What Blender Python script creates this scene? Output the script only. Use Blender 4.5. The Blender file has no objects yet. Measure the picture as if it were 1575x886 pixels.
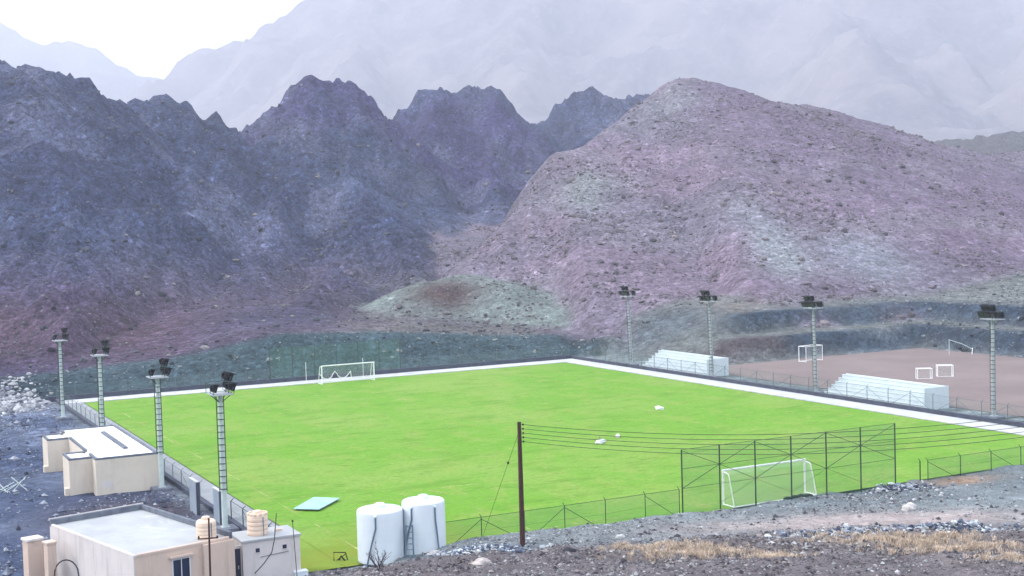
import bpy, math, random
import numpy as np
from mathutils import Matrix, Vector

random.seed(7)
RNG = np.random.default_rng(11)
S = bpy.context.scene
COL = S.collection

# ------------------------------------------------------------------ camera
PITCH, ROLL, CAM_H, FPX = 0.0469, 0.0289, 20.12, 2027.2
cam_data = bpy.data.cameras.new('camera')
cam_data.sensor_width = 36.0
cam_data.lens = 36.0 * FPX / 1575.0
cam_data.clip_start = 0.5
cam_data.clip_end = 12000
cam = bpy.data.objects.new('camera', cam_data)
COL.objects.link(cam)
_c, _s = math.cos(PITCH), math.sin(PITCH)
_fw, _up, _rt = Vector((0, _c, -_s)), Vector((0, _s, _c)), Vector((1, 0, 0))
_R = _rt * math.cos(ROLL) - _up * math.sin(ROLL)
_U = _rt * math.sin(ROLL) + _up * math.cos(ROLL)
cam.matrix_world = Matrix(((_R.x, _U.x, -_fw.x, 0), (_R.y, _U.y, -_fw.y, 0), (_R.z, _U.z, -_fw.z, CAM_H), (0, 0, 0, 1)))
S.camera = cam

# ------------------------------------------------------------------ sky, sun, exposure
SUN_EL, SUN_AZ = math.radians(42), math.radians(-84)      # azimuth from +Y towards +X
world = bpy.data.worlds.new('World')
S.world = world
world.use_nodes = True
wn = world.node_tree
wn.nodes.clear()
sky = wn.nodes.new('ShaderNodeTexSky')
sky.sky_type = 'NISHITA'
sky.sun_disc = False
sky.sun_elevation = SUN_EL
sky.sun_rotation = SUN_AZ
sky.air_density = 1.2
sky.dust_density = 5.0
sky.ozone_density = 1.0
cloud = wn.nodes.new('ShaderNodeMix')                      # an even overcast veil over the clear sky
cloud.data_type = 'RGBA'
cloud.inputs[0].default_value = 0.75
cloud.inputs[7].default_value = (7.2, 7.6, 8.3, 1)
bg = wn.nodes.new('ShaderNodeBackground')
bg.inputs['Strength'].default_value = 0.15
wo = wn.nodes.new('ShaderNodeOutputWorld')
wn.links.new(sky.outputs[0], cloud.inputs[6])
wn.links.new(cloud.outputs[2], bg.inputs['Color'])
wn.links.new(bg.outputs[0], wo.inputs['Surface'])

sd = bpy.data.lights.new('sun', 'SUN')
sd.energy = 1.5
sd.angle = math.radians(14)
sd.color = (1.0, 0.96, 0.9)
sun = bpy.data.objects.new('sun', sd)
COL.objects.link(sun)
_dir = Vector((math.sin(SUN_AZ) * math.cos(SUN_EL), math.cos(SUN_AZ) * math.cos(SUN_EL), math.sin(SUN_EL)))
sun.rotation_euler = (-_dir).to_track_quat('-Z', 'Y').to_euler()
sun.location = (0, 0, 60)

vs = S.view_settings
vs.view_transform = 'Standard'
vs.look = 'None'
vs.exposure = 1.3
vs.gamma = 1.0
vs.use_curve_mapping = False
S.cycles.volume_bounces = 1
S.cycles.max_bounces = 6
S.cycles.transparent_max_bounces = 16
S.cycles.use_denoising = True

# ------------------------------------------------------------------ frames of reference
FA, FX, FY = 0.4737, -52.83, 160.85           # the pitch: angle and far left corner
E1 = (math.cos(FA), math.sin(FA))             # u: along the far goal line
E2 = (math.sin(FA), -math.cos(FA))            # v: towards the near goal line
PW, PL = 67.8, 93.2

def F(u, v, z=0.0):
    return Vector((FX + u * E1[0] + v * E2[0], FY + u * E1[1] + v * E2[1], z))

def to_uv(x, y):
    dx, dy = x - FX, y - FY
    return dx * E1[0] + dy * E1[1], dx * E2[0] + dy * E2[1]

def at(px, py, Y):
    """world point at depth Y that the photograph shows at (px, py)"""
    x, y = px - 787.5, 443 - py
    A = x * math.cos(ROLL) + y * math.sin(ROLL)
    B = -x * math.sin(ROLL) + y * math.cos(ROLL)
    X, up = A / FPX, B / FPX
    yy, zz = _c + up * _s, -_s + up * _c
    return Vector((X / yy * Y, Y, zz / yy * Y + CAM_H))

# ------------------------------------------------------------------ numpy noise
_P = RNG.random((256, 256))
def vnoise(x, y):
    xi, yi = np.floor(x).astype(int), np.floor(y).astype(int)
    fx, fy = x - xi, y - yi
    fx, fy = fx * fx * fx * (fx * (fx * 6 - 15) + 10), fy * fy * fy * (fy * (fy * 6 - 15) + 10)
    a, b = _P[xi & 255, yi & 255], _P[(xi + 1) & 255, yi & 255]
    c, d = _P[xi & 255, (yi + 1) & 255], _P[(xi + 1) & 255, (yi + 1) & 255]
    return (a + (b - a) * fx + (c - a) * fy + (a - b - c + d) * fx * fy) * 2 - 1

def fbm(x, y, o=5, lac=2.03, g=0.5):
    t, a = 0, 1.0
    for i in range(o):
        t = t + a * vnoise(x + 17.3 * i, y - 9.1 * i)
        x, y = (x * 0.8 - y * 0.6) * lac, (x * 0.6 + y * 0.8) * lac
        a *= g
    return t

def ridged(x, y, o=5, g=0.55):
    t, a = 0, 1.0
    for i in range(o):
        t = t + a * (1 - 2.2 * np.abs(vnoise(x + 31.7 * i, y + 5.3 * i)))
        x, y = (x * 0.8 - y * 0.6) * 2.1, (x * 0.6 + y * 0.8) * 2.1
        a *= g
    return t

def sst(a, b, x):
    t = np.clip((x - a) / (b - a), 0, 1)
    return t * t * (3 - 2 * t)

# ------------------------------------------------------------------ materials
def hexlin(r, g, b):
    f = lambda c: ((c / 255 + 0.055) / 1.055) ** 2.4 if c > 10 else c / 255 / 12.92
    return (f(r), f(g), f(b), 1)

class NT:
    def __init__(self, name):
        self.m = bpy.data.materials.new(name)
        self.m.use_nodes = True
        self.t = self.m.node_tree
        self.t.nodes.clear()
        self.out = self.n('OutputMaterial')
    def n(self, kind, ins=None, **kw):
        nd = self.t.nodes.new('ShaderNode' + kind)
        for k, v in kw.items():
            setattr(nd, k, v)
        for k, v in (ins or {}).items():
            self.set(nd.inputs[k], v)
        return nd
    def set(self, sock, v):
        if isinstance(v, bpy.types.NodeSocket):
            self.t.links.new(v, sock)
        else:
            sock.default_value = v
    def mix(self, fac, a, b, blend='MIX'):
        nd = self.n('Mix', data_type='RGBA', blend_type=blend)
        self.set(nd.inputs[0], fac); self.set(nd.inputs[6], a); self.set(nd.inputs[7], b)
        return nd.outputs[2]
    def math(self, op, a, b=0.0, clamp=False):
        nd = self.n('Math', operation=op, use_clamp=clamp)
        self.set(nd.inputs[0], a); self.set(nd.inputs[1], b)
        return nd.outputs[0]
    def ramp(self, fac, lo, hi, a=0.0, b=1.0):
        nd = self.n('MapRange', interpolation_type='SMOOTHSTEP')
        for k, v in zip((0, 1, 2, 3, 4), (fac, lo, hi, a, b)):
            self.set(nd.inputs[k], v)
        return nd.outputs[0]
    def noise(self, vec, scale, detail=4.0, rough=0.55, dist=0.0):
        nd = self.n('TexNoise', {'Scale': scale, 'Detail': detail, 'Roughness': rough, 'Distortion': dist})
        if vec is not None:
            self.set(nd.inputs['Vector'], vec)
        return nd.outputs['Fac']
    def finish(self, color, rough=0.8, bump=None, dist=0.02, strength=0.6, metal=0.0, spec=0.3):
        b = self.n('BsdfPrincipled')
        self.set(b.inputs['Base Color'], color); self.set(b.inputs['Roughness'], rough)
        b.inputs['Metallic'].default_value = metal
        b.inputs['Specular IOR Level'].default_value = spec
        if bump is not None:
            bp = self.n('Bump', {'Strength': strength, 'Distance': dist, 'Height': bump})
            self.set(b.inputs['Normal'], bp.outputs[0])
        self.t.links.new(b.outputs[0], self.out.inputs['Surface'])
        return self.m

def plain(name, col, col2=None, rough=0.7, scale=2.0, bump=0.004, metal=0.0, spec=0.3, stain=None, amount=0.6, drip=None):
    """weathered single-colour surface: two tones, fine grain, optional stains"""
    t = NT(name)
    pos = t.n('NewGeometry').outputs['Position']
    col2 = col2 or tuple(c * 0.78 for c in col[:3]) + (1,)
    n1 = t.noise(pos, scale, 5, 0.6)
    c = t.mix(t.ramp(n1, 0.35, 0.7, 0, amount), col, col2)
    if stain:
        n2 = t.noise(pos, scale * 0.6, 6, 0.7, 0.6)
        c = t.mix(t.ramp(n2, 0.55, 0.72, 0, 0.75), c, stain)
    if drip:
        mv = t.n('Mapping', {'Vector': pos, 'Scale': (2.2, 2.2, 0.22)}).outputs[0]
        n4 = t.noise(mv, 1.0, 5, 0.65)
        c = t.mix(t.ramp(n4, 0.5, 0.72, 0, 0.6), c, drip)
    n3 = t.noise(pos, scale * 14, 3)
    return t.finish(c, rough, n3, bump, 0.5, metal, spec)

MAT = {}
def build_terrain_mat():
    t = NT('rocky_ground')
    pos = t.n('NewGeometry').outputs['Position']
    col = t.n('Attribute', attribute_name='Col').outputs['Color']
    rockA = t.n('Attribute', attribute_name='rockiness').outputs['Fac']
    v1 = t.n('TexVoronoi', {'Vector': pos, 'Scale': 1.5, 'Randomness': 1.0})
    v2 = t.n('TexVoronoi', {'Vector': pos, 'Scale': 4.5, 'Randomness': 1.0})
    n0 = t.noise(pos, 0.05, 6, 0.65, 0.4)
    n1 = t.noise(pos, 0.35, 6, 0.65)
    n2 = t.noise(pos, 4.0, 5, 0.7)
    s1 = t.n('SeparateColor', {'Color': v1.outputs['Color']}).outputs[0]
    s2 = t.n('SeparateColor', {'Color': v2.outputs['Color']}).outputs[1]
    # pebbles and clods, light and dark
    b1 = t.ramp(s1, 0.0, 1.0, 0.66, 1.36)
    b2 = t.ramp(s2, 0.0, 1.0, 0.7, 1.32)
    b = t.math('MULTIPLY', b1, b2)
    v3 = t.n('TexVoronoi', {'Vector': pos, 'Scale': 0.62, 'Randomness': 1.0})
    s3 = t.n('SeparateColor', {'Color': v3.outputs['Color']}).outputs[2]
    pale = t.math('MULTIPLY', t.ramp(s3, 0.86, 0.90), t.ramp(v3.outputs['Distance'], 0.42, 0.28))
    b = t.math('MULTIPLY', b, t.math('ADD', 1.0, t.math('MULTIPLY', pale, 0.75)))
    dark = t.math('MULTIPLY', t.ramp(s3, 0.12, 0.08), t.ramp(v3.outputs['Distance'], 0.45, 0.3))
    b = t.math('MULTIPLY', b, t.math('SUBTRACT', 1.0, t.math('MULTIPLY', dark, 0.5)))
    n4 = t.noise(pos, 0.9, 8, 0.75, 0.8)
    b = t.math('MULTIPLY', b, t.ramp(n4, 0.36, 0.62, 0.62, 1.28))
    b = t.math('MULTIPLY', b, t.ramp(n1, 0.3, 0.7, 0.72, 1.28))
    b = t.math('MULTIPLY', b, t.ramp(n0, 0.3, 0.7, 0.8, 1.2))
    fine = t.math('MULTIPLY', t.ramp(n2, 0.3, 0.7, 0.75, 1.25), t.ramp(n1, 0.3, 0.7, 0.86, 1.14))
    fac = t.n('Mix', data_type='FLOAT')
    t.set(fac.inputs[0], rockA); t.set(fac.inputs[2], fine); t.set(fac.inputs[3], b)
    g = fac.outputs[0]
    grey = t.n('CombineColor', {0: g, 1: g, 2: g}).outputs[0]
    c = t.mix(1.0, col, grey, 'MULTIPLY')
    h = t.math('ADD', t.math('MULTIPLY', v1.outputs['Distance'], -0.7), t.math('MULTIPLY', n2, 0.35))
    h = t.math('ADD', h, t.math('MULTIPLY', n1, 1.3))
    h = t.math('MULTIPLY', h, t.math('ADD', t.math('MULTIPLY', rockA, 0.85), 0.15))
    return t.finish(c, 0.95, h, 0.8, 0.8, spec=0.1)
MAT['terrain'] = build_terrain_mat()

def build_far_mat():
    t = NT('distant_rock')
    pos = t.n('NewGeometry').outputs['Position']
    n0 = t.noise(pos, 0.006, 7, 0.62, 0.6)
    n1 = t.noise(pos, 0.05, 6, 0.7)
    c = t.mix(t.ramp(n0, 0.35, 0.65), (0.09, 0.085, 0.105, 1), (0.19, 0.165, 0.175, 1))
    c = t.mix(t.ramp(n1, 0.45, 0.75, 0, 0.6), c, (0.24, 0.21, 0.22, 1))
    return t.finish(c, 0.95, t.math('ADD', n1, t.math('MULTIPLY', n0, 2.0)), 6.0, 0.6, spec=0.05)
MAT['far'] = build_far_mat()

def build_grass():
    t = NT('turf')
    co = t.n('TexCoord').outputs['Object']
    mp = t.n('Mapping', {'Vector': co, 'Scale': (1.0, 0.55, 1.0)}).outputs[0]
    n0 = t.noise(mp, 0.07, 5, 0.6, 0.5)
    n1 = t.noise(mp, 0.35, 5, 0.65, 0.3)
    n2 = t.noise(co, 3.0, 5, 0.7)
    n3 = t.noise(co, 0.045, 3, 0.5)
    mp2 = t.n('Mapping', {'Vector': co, 'Scale': (0.45, 1.1, 1.0), 'Rotation': (0, 0, 0.5)}).outputs[0]
    st = t.noise(mp2, 0.35, 4, 0.6)
    c = t.mix(t.ramp(n0, 0.40, 0.60), (0.128, 0.280, 0.030, 1), (0.182, 0.295, 0.056, 1))
    c = t.mix(t.ramp(n3, 0.42, 0.60, 0, 0.75), c, (0.115, 0.275, 0.022, 1))
    c = t.mix(t.ramp(n1, 0.48, 0.64, 0, 0.7), c, (0.195, 0.285, 0.055, 1))
    c = t.mix(t.ramp(st, 0.51, 0.66, 0, 0.65), c, (0.092, 0.215, 0.018, 1))
    c = t.mix(t.ramp(t.noise(mp2, 1.1, 4, 0.65), 0.54, 0.68, 0, 0.7), c, (0.082, 0.180, 0.018, 1))
    c = t.mix(t.ramp(t.noise(mp2, 0.7, 4, 0.65, 0.4), 0.58, 0.72, 0, 0.8), c, (0.245, 0.315, 0.085, 1))
    c = t.mix(t.ramp(t.noise(mp, 0.6, 4, 0.7), 0.58, 0.72, 0, 0.7), c, (0.235, 0.30, 0.09, 1))
    c = t.mix(t.ramp(n2, 0.4, 0.65, 0, 0.4), c, (0.075, 0.16, 0.012, 1))
    sx = t.n('SeparateXYZ', {0: co})
    worn = t.math('MULTIPLY', t.ramp(sx.outputs[1], -80.0, -91.0), t.ramp(sx.outputs[0], 16.0, 4.0))
    c = t.mix(t.math('MULTIPLY', worn, t.ramp(n1, 0.35, 0.6, 0.5, 1.0)), c, (0.165, 0.205, 0.022, 1))
    return t.finish(c, 0.9, n2, 0.05, 0.5, spec=0.1)
MAT['grass'] = build_grass()

def build_marking():
    t = NT('worn_line_paint')
    pos = t.n('NewGeometry').outputs['Position']
    n = t.noise(pos, 0.16, 4, 0.7)
    n2 = t.noise(pos, 2.2, 3, 0.6)
    f = t.math('MULTIPLY', t.ramp(n, 0.42, 0.60, 0.0, 0.65), t.ramp(n2, 0.35, 0.6, 0.3, 1.0))
    d = t.n('BsdfDiffuse', {'Color': (0.48, 0.50, 0.20, 1)})
    tr = t.n('BsdfTransparent')
    mx = t.n('MixShader', {0: f, 1: tr.outputs[0], 2: d.outputs[0]})
    t.t.links.new(mx.outputs[0], t.out.inputs['Surface'])
    return t.m
MAT['marking'] = build_marking()

def build_wire(name, col, cell, width, axes=(0, 2)):
    """woven wire or string: diamonds of real size, open between the wires"""
    t = NT(name)
    co = t.n('TexCoord').outputs['Object']
    sp = t.n('SeparateXYZ', {0: co})
    a, z = sp.outputs[axes[0]], sp.outputs[axes[1]]
    def line(v):
        fr = t.math('FRACT', t.math('DIVIDE', v, cell))
        return t.math('LESS_THAN', t.math('ABSOLUTE', t.math('SUBTRACT', fr, 0.5)), width / cell / 2)
    m = t.math('MAXIMUM', line(t.math('ADD', a, z)), line(t.math('SUBTRACT', a, z)))
    d = t.n('BsdfDiffuse', {'Color': col})
    tr = t.n('BsdfTransparent')
    mx = t.n('MixShader', {0: m, 1: tr.outputs[0], 2: d.outputs[0]})
    t.t.links.new(mx.outputs[0], t.out.inputs['Surface'])
    return t.m
MAT['chain'] = build_wire('chain_link', (0.13, 0.19, 0.17, 1), 0.09, 0.0065)
MAT['netting'] = build_wire('green_netting', (0.10, 0.22, 0.15, 1), 0.09, 0.010)
MAT['goalnet'] = build_wire('goal_netting', (0.62, 0.66, 0.66, 1), 0.14, 0.011)
MAT['goalnet_side'] = build_wire('goal_netting_side', (0.62, 0.66, 0.66, 1), 0.14, 0.011, (1, 2))
MAT['goalnet_top'] = build_wire('goal_netting_top', (0.62, 0.66, 0.66, 1), 0.14, 0.011, (0, 1))

MAT['concrete'] = plain('pale_concrete', (0.46, 0.47, 0.48, 1), (0.36, 0.375, 0.39, 1), 0.85, 0.6, 0.004, stain=(0.27, 0.265, 0.26, 1), amount=0.8)
MAT['grey_concrete'] = plain('grey_concrete', (0.25, 0.265, 0.28, 1), (0.19, 0.205, 0.22, 1), 0.85, 0.6, 0.004)
MAT['kerb'] = plain('dark_kerb', (0.055, 0.065, 0.10, 1), (0.035, 0.04, 0.06, 1), 0.8, 1.2, 0.01, amount=0.9)
MAT['stand'] = plain('white_painted_concrete', (0.50, 0.565, 0.60, 1), (0.43, 0.495, 0.535, 1), 0.75, 0.8, 0.003)
MAT['steel'] = plain('galvanised_steel', (0.36, 0.39, 0.42, 1), (0.28, 0.31, 0.34, 1), 0.6, 3.0, 0.002)
MAT['steel_pale'] = plain('pale_galvanised_steel', (0.46, 0.54, 0.53, 1), (0.36, 0.43, 0.43, 1), 0.6, 3.0, 0.002)
MAT['steel_dark'] = plain('dark_green_steel', (0.035, 0.06, 0.055, 1), (0.02, 0.035, 0.035, 1), 0.6, 4.0, 0.002)
MAT['post'] = plain('green_fence_steel', (0.02, 0.05, 0.03, 1), (0.012, 0.03, 0.02, 1), 0.6, 4.0, 0.002)
MAT['post_grey'] = plain('grey_fence_steel', (0.10, 0.13, 0.16, 1), (0.06, 0.08, 0.1, 1), 0.6, 4.0, 0.002)
MAT['lamp'] = plain('black_lamp_housing', (0.006, 0.006, 0.009, 1), (0.01, 0.01, 0.013, 1), 0.7, 5.0, 0.001, spec=0.08)
MAT['glass'] = plain('lamp_glass', (0.02, 0.022, 0.03, 1), (0.03, 0.033, 0.04, 1), 0.3, 3.0, 0.0, spec=0.3)
MAT['cream'] = plain('cream_render', (0.60, 0.54, 0.46, 1), (0.54, 0.485, 0.42, 1), 0.9, 0.5, 0.006, stain=(0.44, 0.39, 0.32, 1), amount=0.8, drip=(0.46, 0.40, 0.34, 1))
MAT['beige'] = plain('beige_render', (0.55, 0.43, 0.36, 1), (0.50, 0.40, 0.34, 1), 0.9, 0.7, 0.008, stain=(0.40, 0.32, 0.27, 1), amount=0.8, drip=(0.36, 0.28, 0.23, 1))
MAT['whitewash'] = plain('dirty_whitewash', (0.58, 0.54, 0.53, 1), (0.50, 0.47, 0.46, 1), 0.9, 0.6, 0.008, stain=(0.40, 0.36, 0.34, 1), amount=0.8, drip=(0.38, 0.34, 0.32, 1))
MAT['roof_white'] = plain('white_roof_coating', (0.74, 0.77, 0.79, 1), (0.68, 0.71, 0.73, 1), 0.7, 0.6, 0.004)
MAT['screed'] = plain('weathered_roof_screed', (0.36, 0.375, 0.39, 1), (0.29, 0.305, 0.32, 1), 0.9, 0.45, 0.01, stain=(0.52, 0.52, 0.52, 1), amount=0.9)
MAT['coping'] = plain('dark_coping', (0.14, 0.16, 0.20, 1), (0.08, 0.09, 0.12, 1), 0.85, 1.5, 0.006, amount=0.9)
MAT['door'] = plain('blue_black_metal', (0.022, 0.03, 0.06, 1), (0.015, 0.018, 0.035, 1), 0.5, 2.0, 0.002)
MAT['pane'] = plain('dark_window_glass', (0.012, 0.018, 0.045, 1), (0.02, 0.03, 0.06, 1), 0.08, 1.0, 0.0, spec=0.6)
MAT['alu'] = plain('white_window_frame', (0.62, 0.64, 0.66, 1), None, 0.5, 3.0, 0.0)
MAT['tank'] = plain('white_plastic', (0.62, 0.68, 0.73, 1), (0.55, 0.62, 0.68, 1), 0.45, 0.9, 0.002, spec=0.4)
MAT['tank_cream'] = plain('cream_plastic', (0.66, 0.52, 0.41, 1), (0.58, 0.45, 0.36, 1), 0.55, 1.2, 0.003)
MAT['pipe'] = plain('blue_grey_pipe', (0.10, 0.16, 0.22, 1), (0.07, 0.11, 0.16, 1), 0.5, 2.0, 0.001)
MAT['wood'] = plain('dark_creosoted_wood', (0.055, 0.022, 0.018, 1), (0.03, 0.014, 0.013, 1), 0.85, 3.0, 0.004, amount=0.9)
MAT['cable'] = plain('cable_black', (0.03, 0.035, 0.025, 1), None, 0.6, 3.0, 0.0)
MAT['hose'] = plain('hose_black', (0.015, 0.016, 0.02, 1), None, 0.6, 3.0, 0.0)
MAT['goal'] = plain('white_goal_paint', (0.80, 0.81, 0.81, 1), (0.7, 0.71, 0.71, 1), 0.5, 3.0, 0.001)
MAT['sheet'] = plain('mint_green_board', (0.24, 0.52, 0.43, 1), (0.32, 0.58, 0.50, 1), 0.6, 0.8, 0.004, amount=0.9)
MAT['panel'] = plain('grey_sheet_metal', (0.24, 0.29, 0.35, 1), (0.18, 0.22, 0.28, 1), 0.55, 0.9, 0.003, amount=0.8)
MAT['sack'] = plain('white_sack', (0.70, 0.72, 0.76, 1), (0.5, 0.52, 0.56, 1), 0.9, 5.0, 0.01)
MAT['dirt'] = plain('trodden_earth', (0.155, 0.120, 0.116, 1), (0.195, 0.155, 0.150, 1), 0.95, 0.09, 0.02, stain=(0.14, 0.112, 0.12, 1), amount=0.9)
MAT['twig'] = plain('dead_twig', (0.05, 0.04, 0.05, 1), (0.10, 0.08, 0.08, 1), 0.9, 8.0, 0.0)

def attr_mat(name, rough=0.95, grain=6.0):
    t = NT(name)
    pos = t.n('NewGeometry').outputs['Position']
    col = t.n('Attribute', attribute_name='Col').outputs['Color']
    n = t.noise(pos, grain, 4, 0.65)
    g = t.ramp(n, 0.3, 0.7, 0.7, 1.3)
    c = t.mix(1.0, col, t.n('CombineColor', {0: g, 1: g, 2: g}).outputs[0], 'MULTIPLY')
    return t.finish(c, rough, n, 0.08, 0.5, spec=0.1)
MAT['rock'] = attr_mat('stone', 0.95, 3.0)
MAT['straw'] = attr_mat('dry_grass', 0.9, 2.0)

# ------------------------------------------------------------------ object helpers
def tag(o, label=None, cat=None, group=None, kind=None):
    if label: o['label'] = label
    if cat: o['category'] = cat
    if group: o['group'] = group
    if kind: o['kind'] = kind
    return o

def thing(name, label, cat, loc=(0, 0, 0), rotz=0.0, group=None):
    o = bpy.data.objects.new(name, None)
    o.empty_display_size = 0.3
    COL.objects.link(o)
    o.location = loc
    o.rotation_euler = (0, 0, rotz)
    return tag(o, label, cat, group)

def link_mesh(name, me, parent=None, loc=None, rot=None):
    o = bpy.data.objects.new(name, me)
    COL.objects.link(o)
    if parent: o.parent = parent
    if loc is not None: o.location = loc
    if rot is not None: o.rotation_euler = rot
    return o

def copy_tree(o, parent=None):
    c = o.copy()
    COL.objects.link(c)
    c.parent = parent
    for ch in [k for k in bpy.data.objects if k.parent == o] if not o.children else list(o.children):
        copy_tree(ch, c)
    return c

class MB:
    """collects shapes, then links them as one mesh object"""
    def __init__(self):
        self.v, self.f, self.sm = [], [], []
    def add(self, v, f, smooth=False):
        n = len(self.v)
        self.v += [tuple(p) for p in v]
        self.f += [tuple(i + n for i in q) for q in f]
        self.sm += [smooth] * len(f)
        return self
    def box(self, x0, x1, y0, y1, z0, z1, bev=0.0):
        if bev <= 0:
            v = [(x, y, z) for z in (z0, z1) for y in (y0, y1) for x in (x0, x1)]
            return self.add(v, [(0, 2, 3, 1), (4, 5, 7, 6), (0, 1, 5, 4), (2, 6, 7, 3), (0, 4, 6, 2), (1, 3, 7, 5)])
        b = bev   # chamfered top edges
        v = [(x0, y0, z0), (x1, y0, z0), (x1, y1, z0), (x0, y1, z0), (x0, y0, z1 - b), (x1, y0, z1 - b), (x1, y1, z1 - b), (x0, y1, z1 - b),
             (x0 + b, y0 + b, z1), (x1 - b, y0 + b, z1), (x1 - b, y1 - b, z1), (x0 + b, y1 - b, z1)]
        f = [(3, 2, 1, 0), (8, 9, 10, 11)]
        for i in range(4):
            j = (i + 1) % 4
            f += [(i, j, j + 4, i + 4), (i + 4, j + 4, j + 8, i + 8)]
        return self.add(v, f)
    def tube(self, pts, r, n=6, cap=True):
        pts = [Vector(p) for p in pts]
        rs = r if isinstance(r, (list, tuple)) else [r] * len(pts)
        v, f = [], []
        for i, p in enumerate(pts):
            d = (pts[min(i + 1, len(pts) - 1)] - pts[max(i - 1, 0)]).normalized()
            ref = Vector((0, 0, 1)) if abs(d.z) < 0.9 else Vector((1, 0, 0))
            a = d.cross(ref).normalized()
            b = d.cross(a)
            for k in range(n):
                t = 2 * math.pi * (k + 0.5) / n
                v.append(p + a * math.cos(t) * rs[i] + b * math.sin(t) * rs[i])
        for i in range(len(pts) - 1):
            for k in range(n):
                q = (k + 1) % n
                f.append((i * n + k, i * n + q, (i + 1) * n + q, (i + 1) * n + k))
        if cap:
            f.append(tuple(range(n))[::-1])
            f.append(tuple((len(pts) - 1) * n + k for k in range(n)))
        return self.add(v, f, n > 5)
    def lathe(self, prof, n=28, c=(0, 0)):
        v, f = [], []
        for r, z in prof:
            for k in range(n):
                t = 2 * math.pi * k / n
                v.append((c[0] + r * math.cos(t), c[1] + r * math.sin(t), z))
        for i in range(len(prof) - 1):
            for k in range(n):
                q = (k + 1) % n
                f.append((i * n + k, i * n + q, (i + 1) * n + q, (i + 1) * n + k))
        f.append(tuple(range(n))[::-1])
        f.append(tuple((len(prof) - 1) * n + k for k in range(n)))
        return self.add(v, f, True)
    def quad(self, a, b, c, d):
        return self.add([a, b, c, d], [(0, 1, 2, 3)])
    def mesh(self, name, mat):
        me = bpy.data.meshes.new(name)
        me.from_pydata(self.v, [], self.f)
        me.polygons.foreach_set('use_smooth', self.sm)
        me.materials.append(MAT[mat] if isinstance(mat, str) else mat)
        me.update()
        if any(self.sm):
            try: me.set_sharp_from_angle(angle=math.radians(38))
            except Exception: pass
        return me
    def build(self, name, mat, parent=None, loc=None, rot=None):
        return link_mesh(name, self.mesh(name, mat), parent, loc, rot)

def np_mesh(name, V, Q, mat, smooth=True, attrs=None):
    me = bpy.data.meshes.new(name)
    k = Q.shape[1]
    me.vertices.add(len(V)); me.vertices.foreach_set('co', V.astype(np.float32).ravel())
    me.loops.add(Q.size); me.loops.foreach_set('vertex_index', Q.astype(np.int32).ravel())
    me.polygons.add(len(Q))
    me.polygons.foreach_set('loop_start', np.arange(0, Q.size, k, dtype=np.int32))
    me.polygons.foreach_set('loop_total', np.full(len(Q), k, np.int32))
    me.polygons.foreach_set('use_smooth', np.full(len(Q), smooth))
    for an, (kind, data) in (attrs or {}).items():
        at_ = me.attributes.new(an, kind, 'POINT')
        if kind == 'FLOAT_COLOR':
            d = np.ones((len(V), 4), np.float32); d[:, :3] = data
            at_.data.foreach_set('color', d.ravel())
        else:
            at_.data.foreach_set('value', data.astype(np.float32))
    me.update(calc_edges=True)
    me.materials.append(MAT[mat])
    o = bpy.data.objects.new(name, me)
    COL.objects.link(o)
    return o

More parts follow.
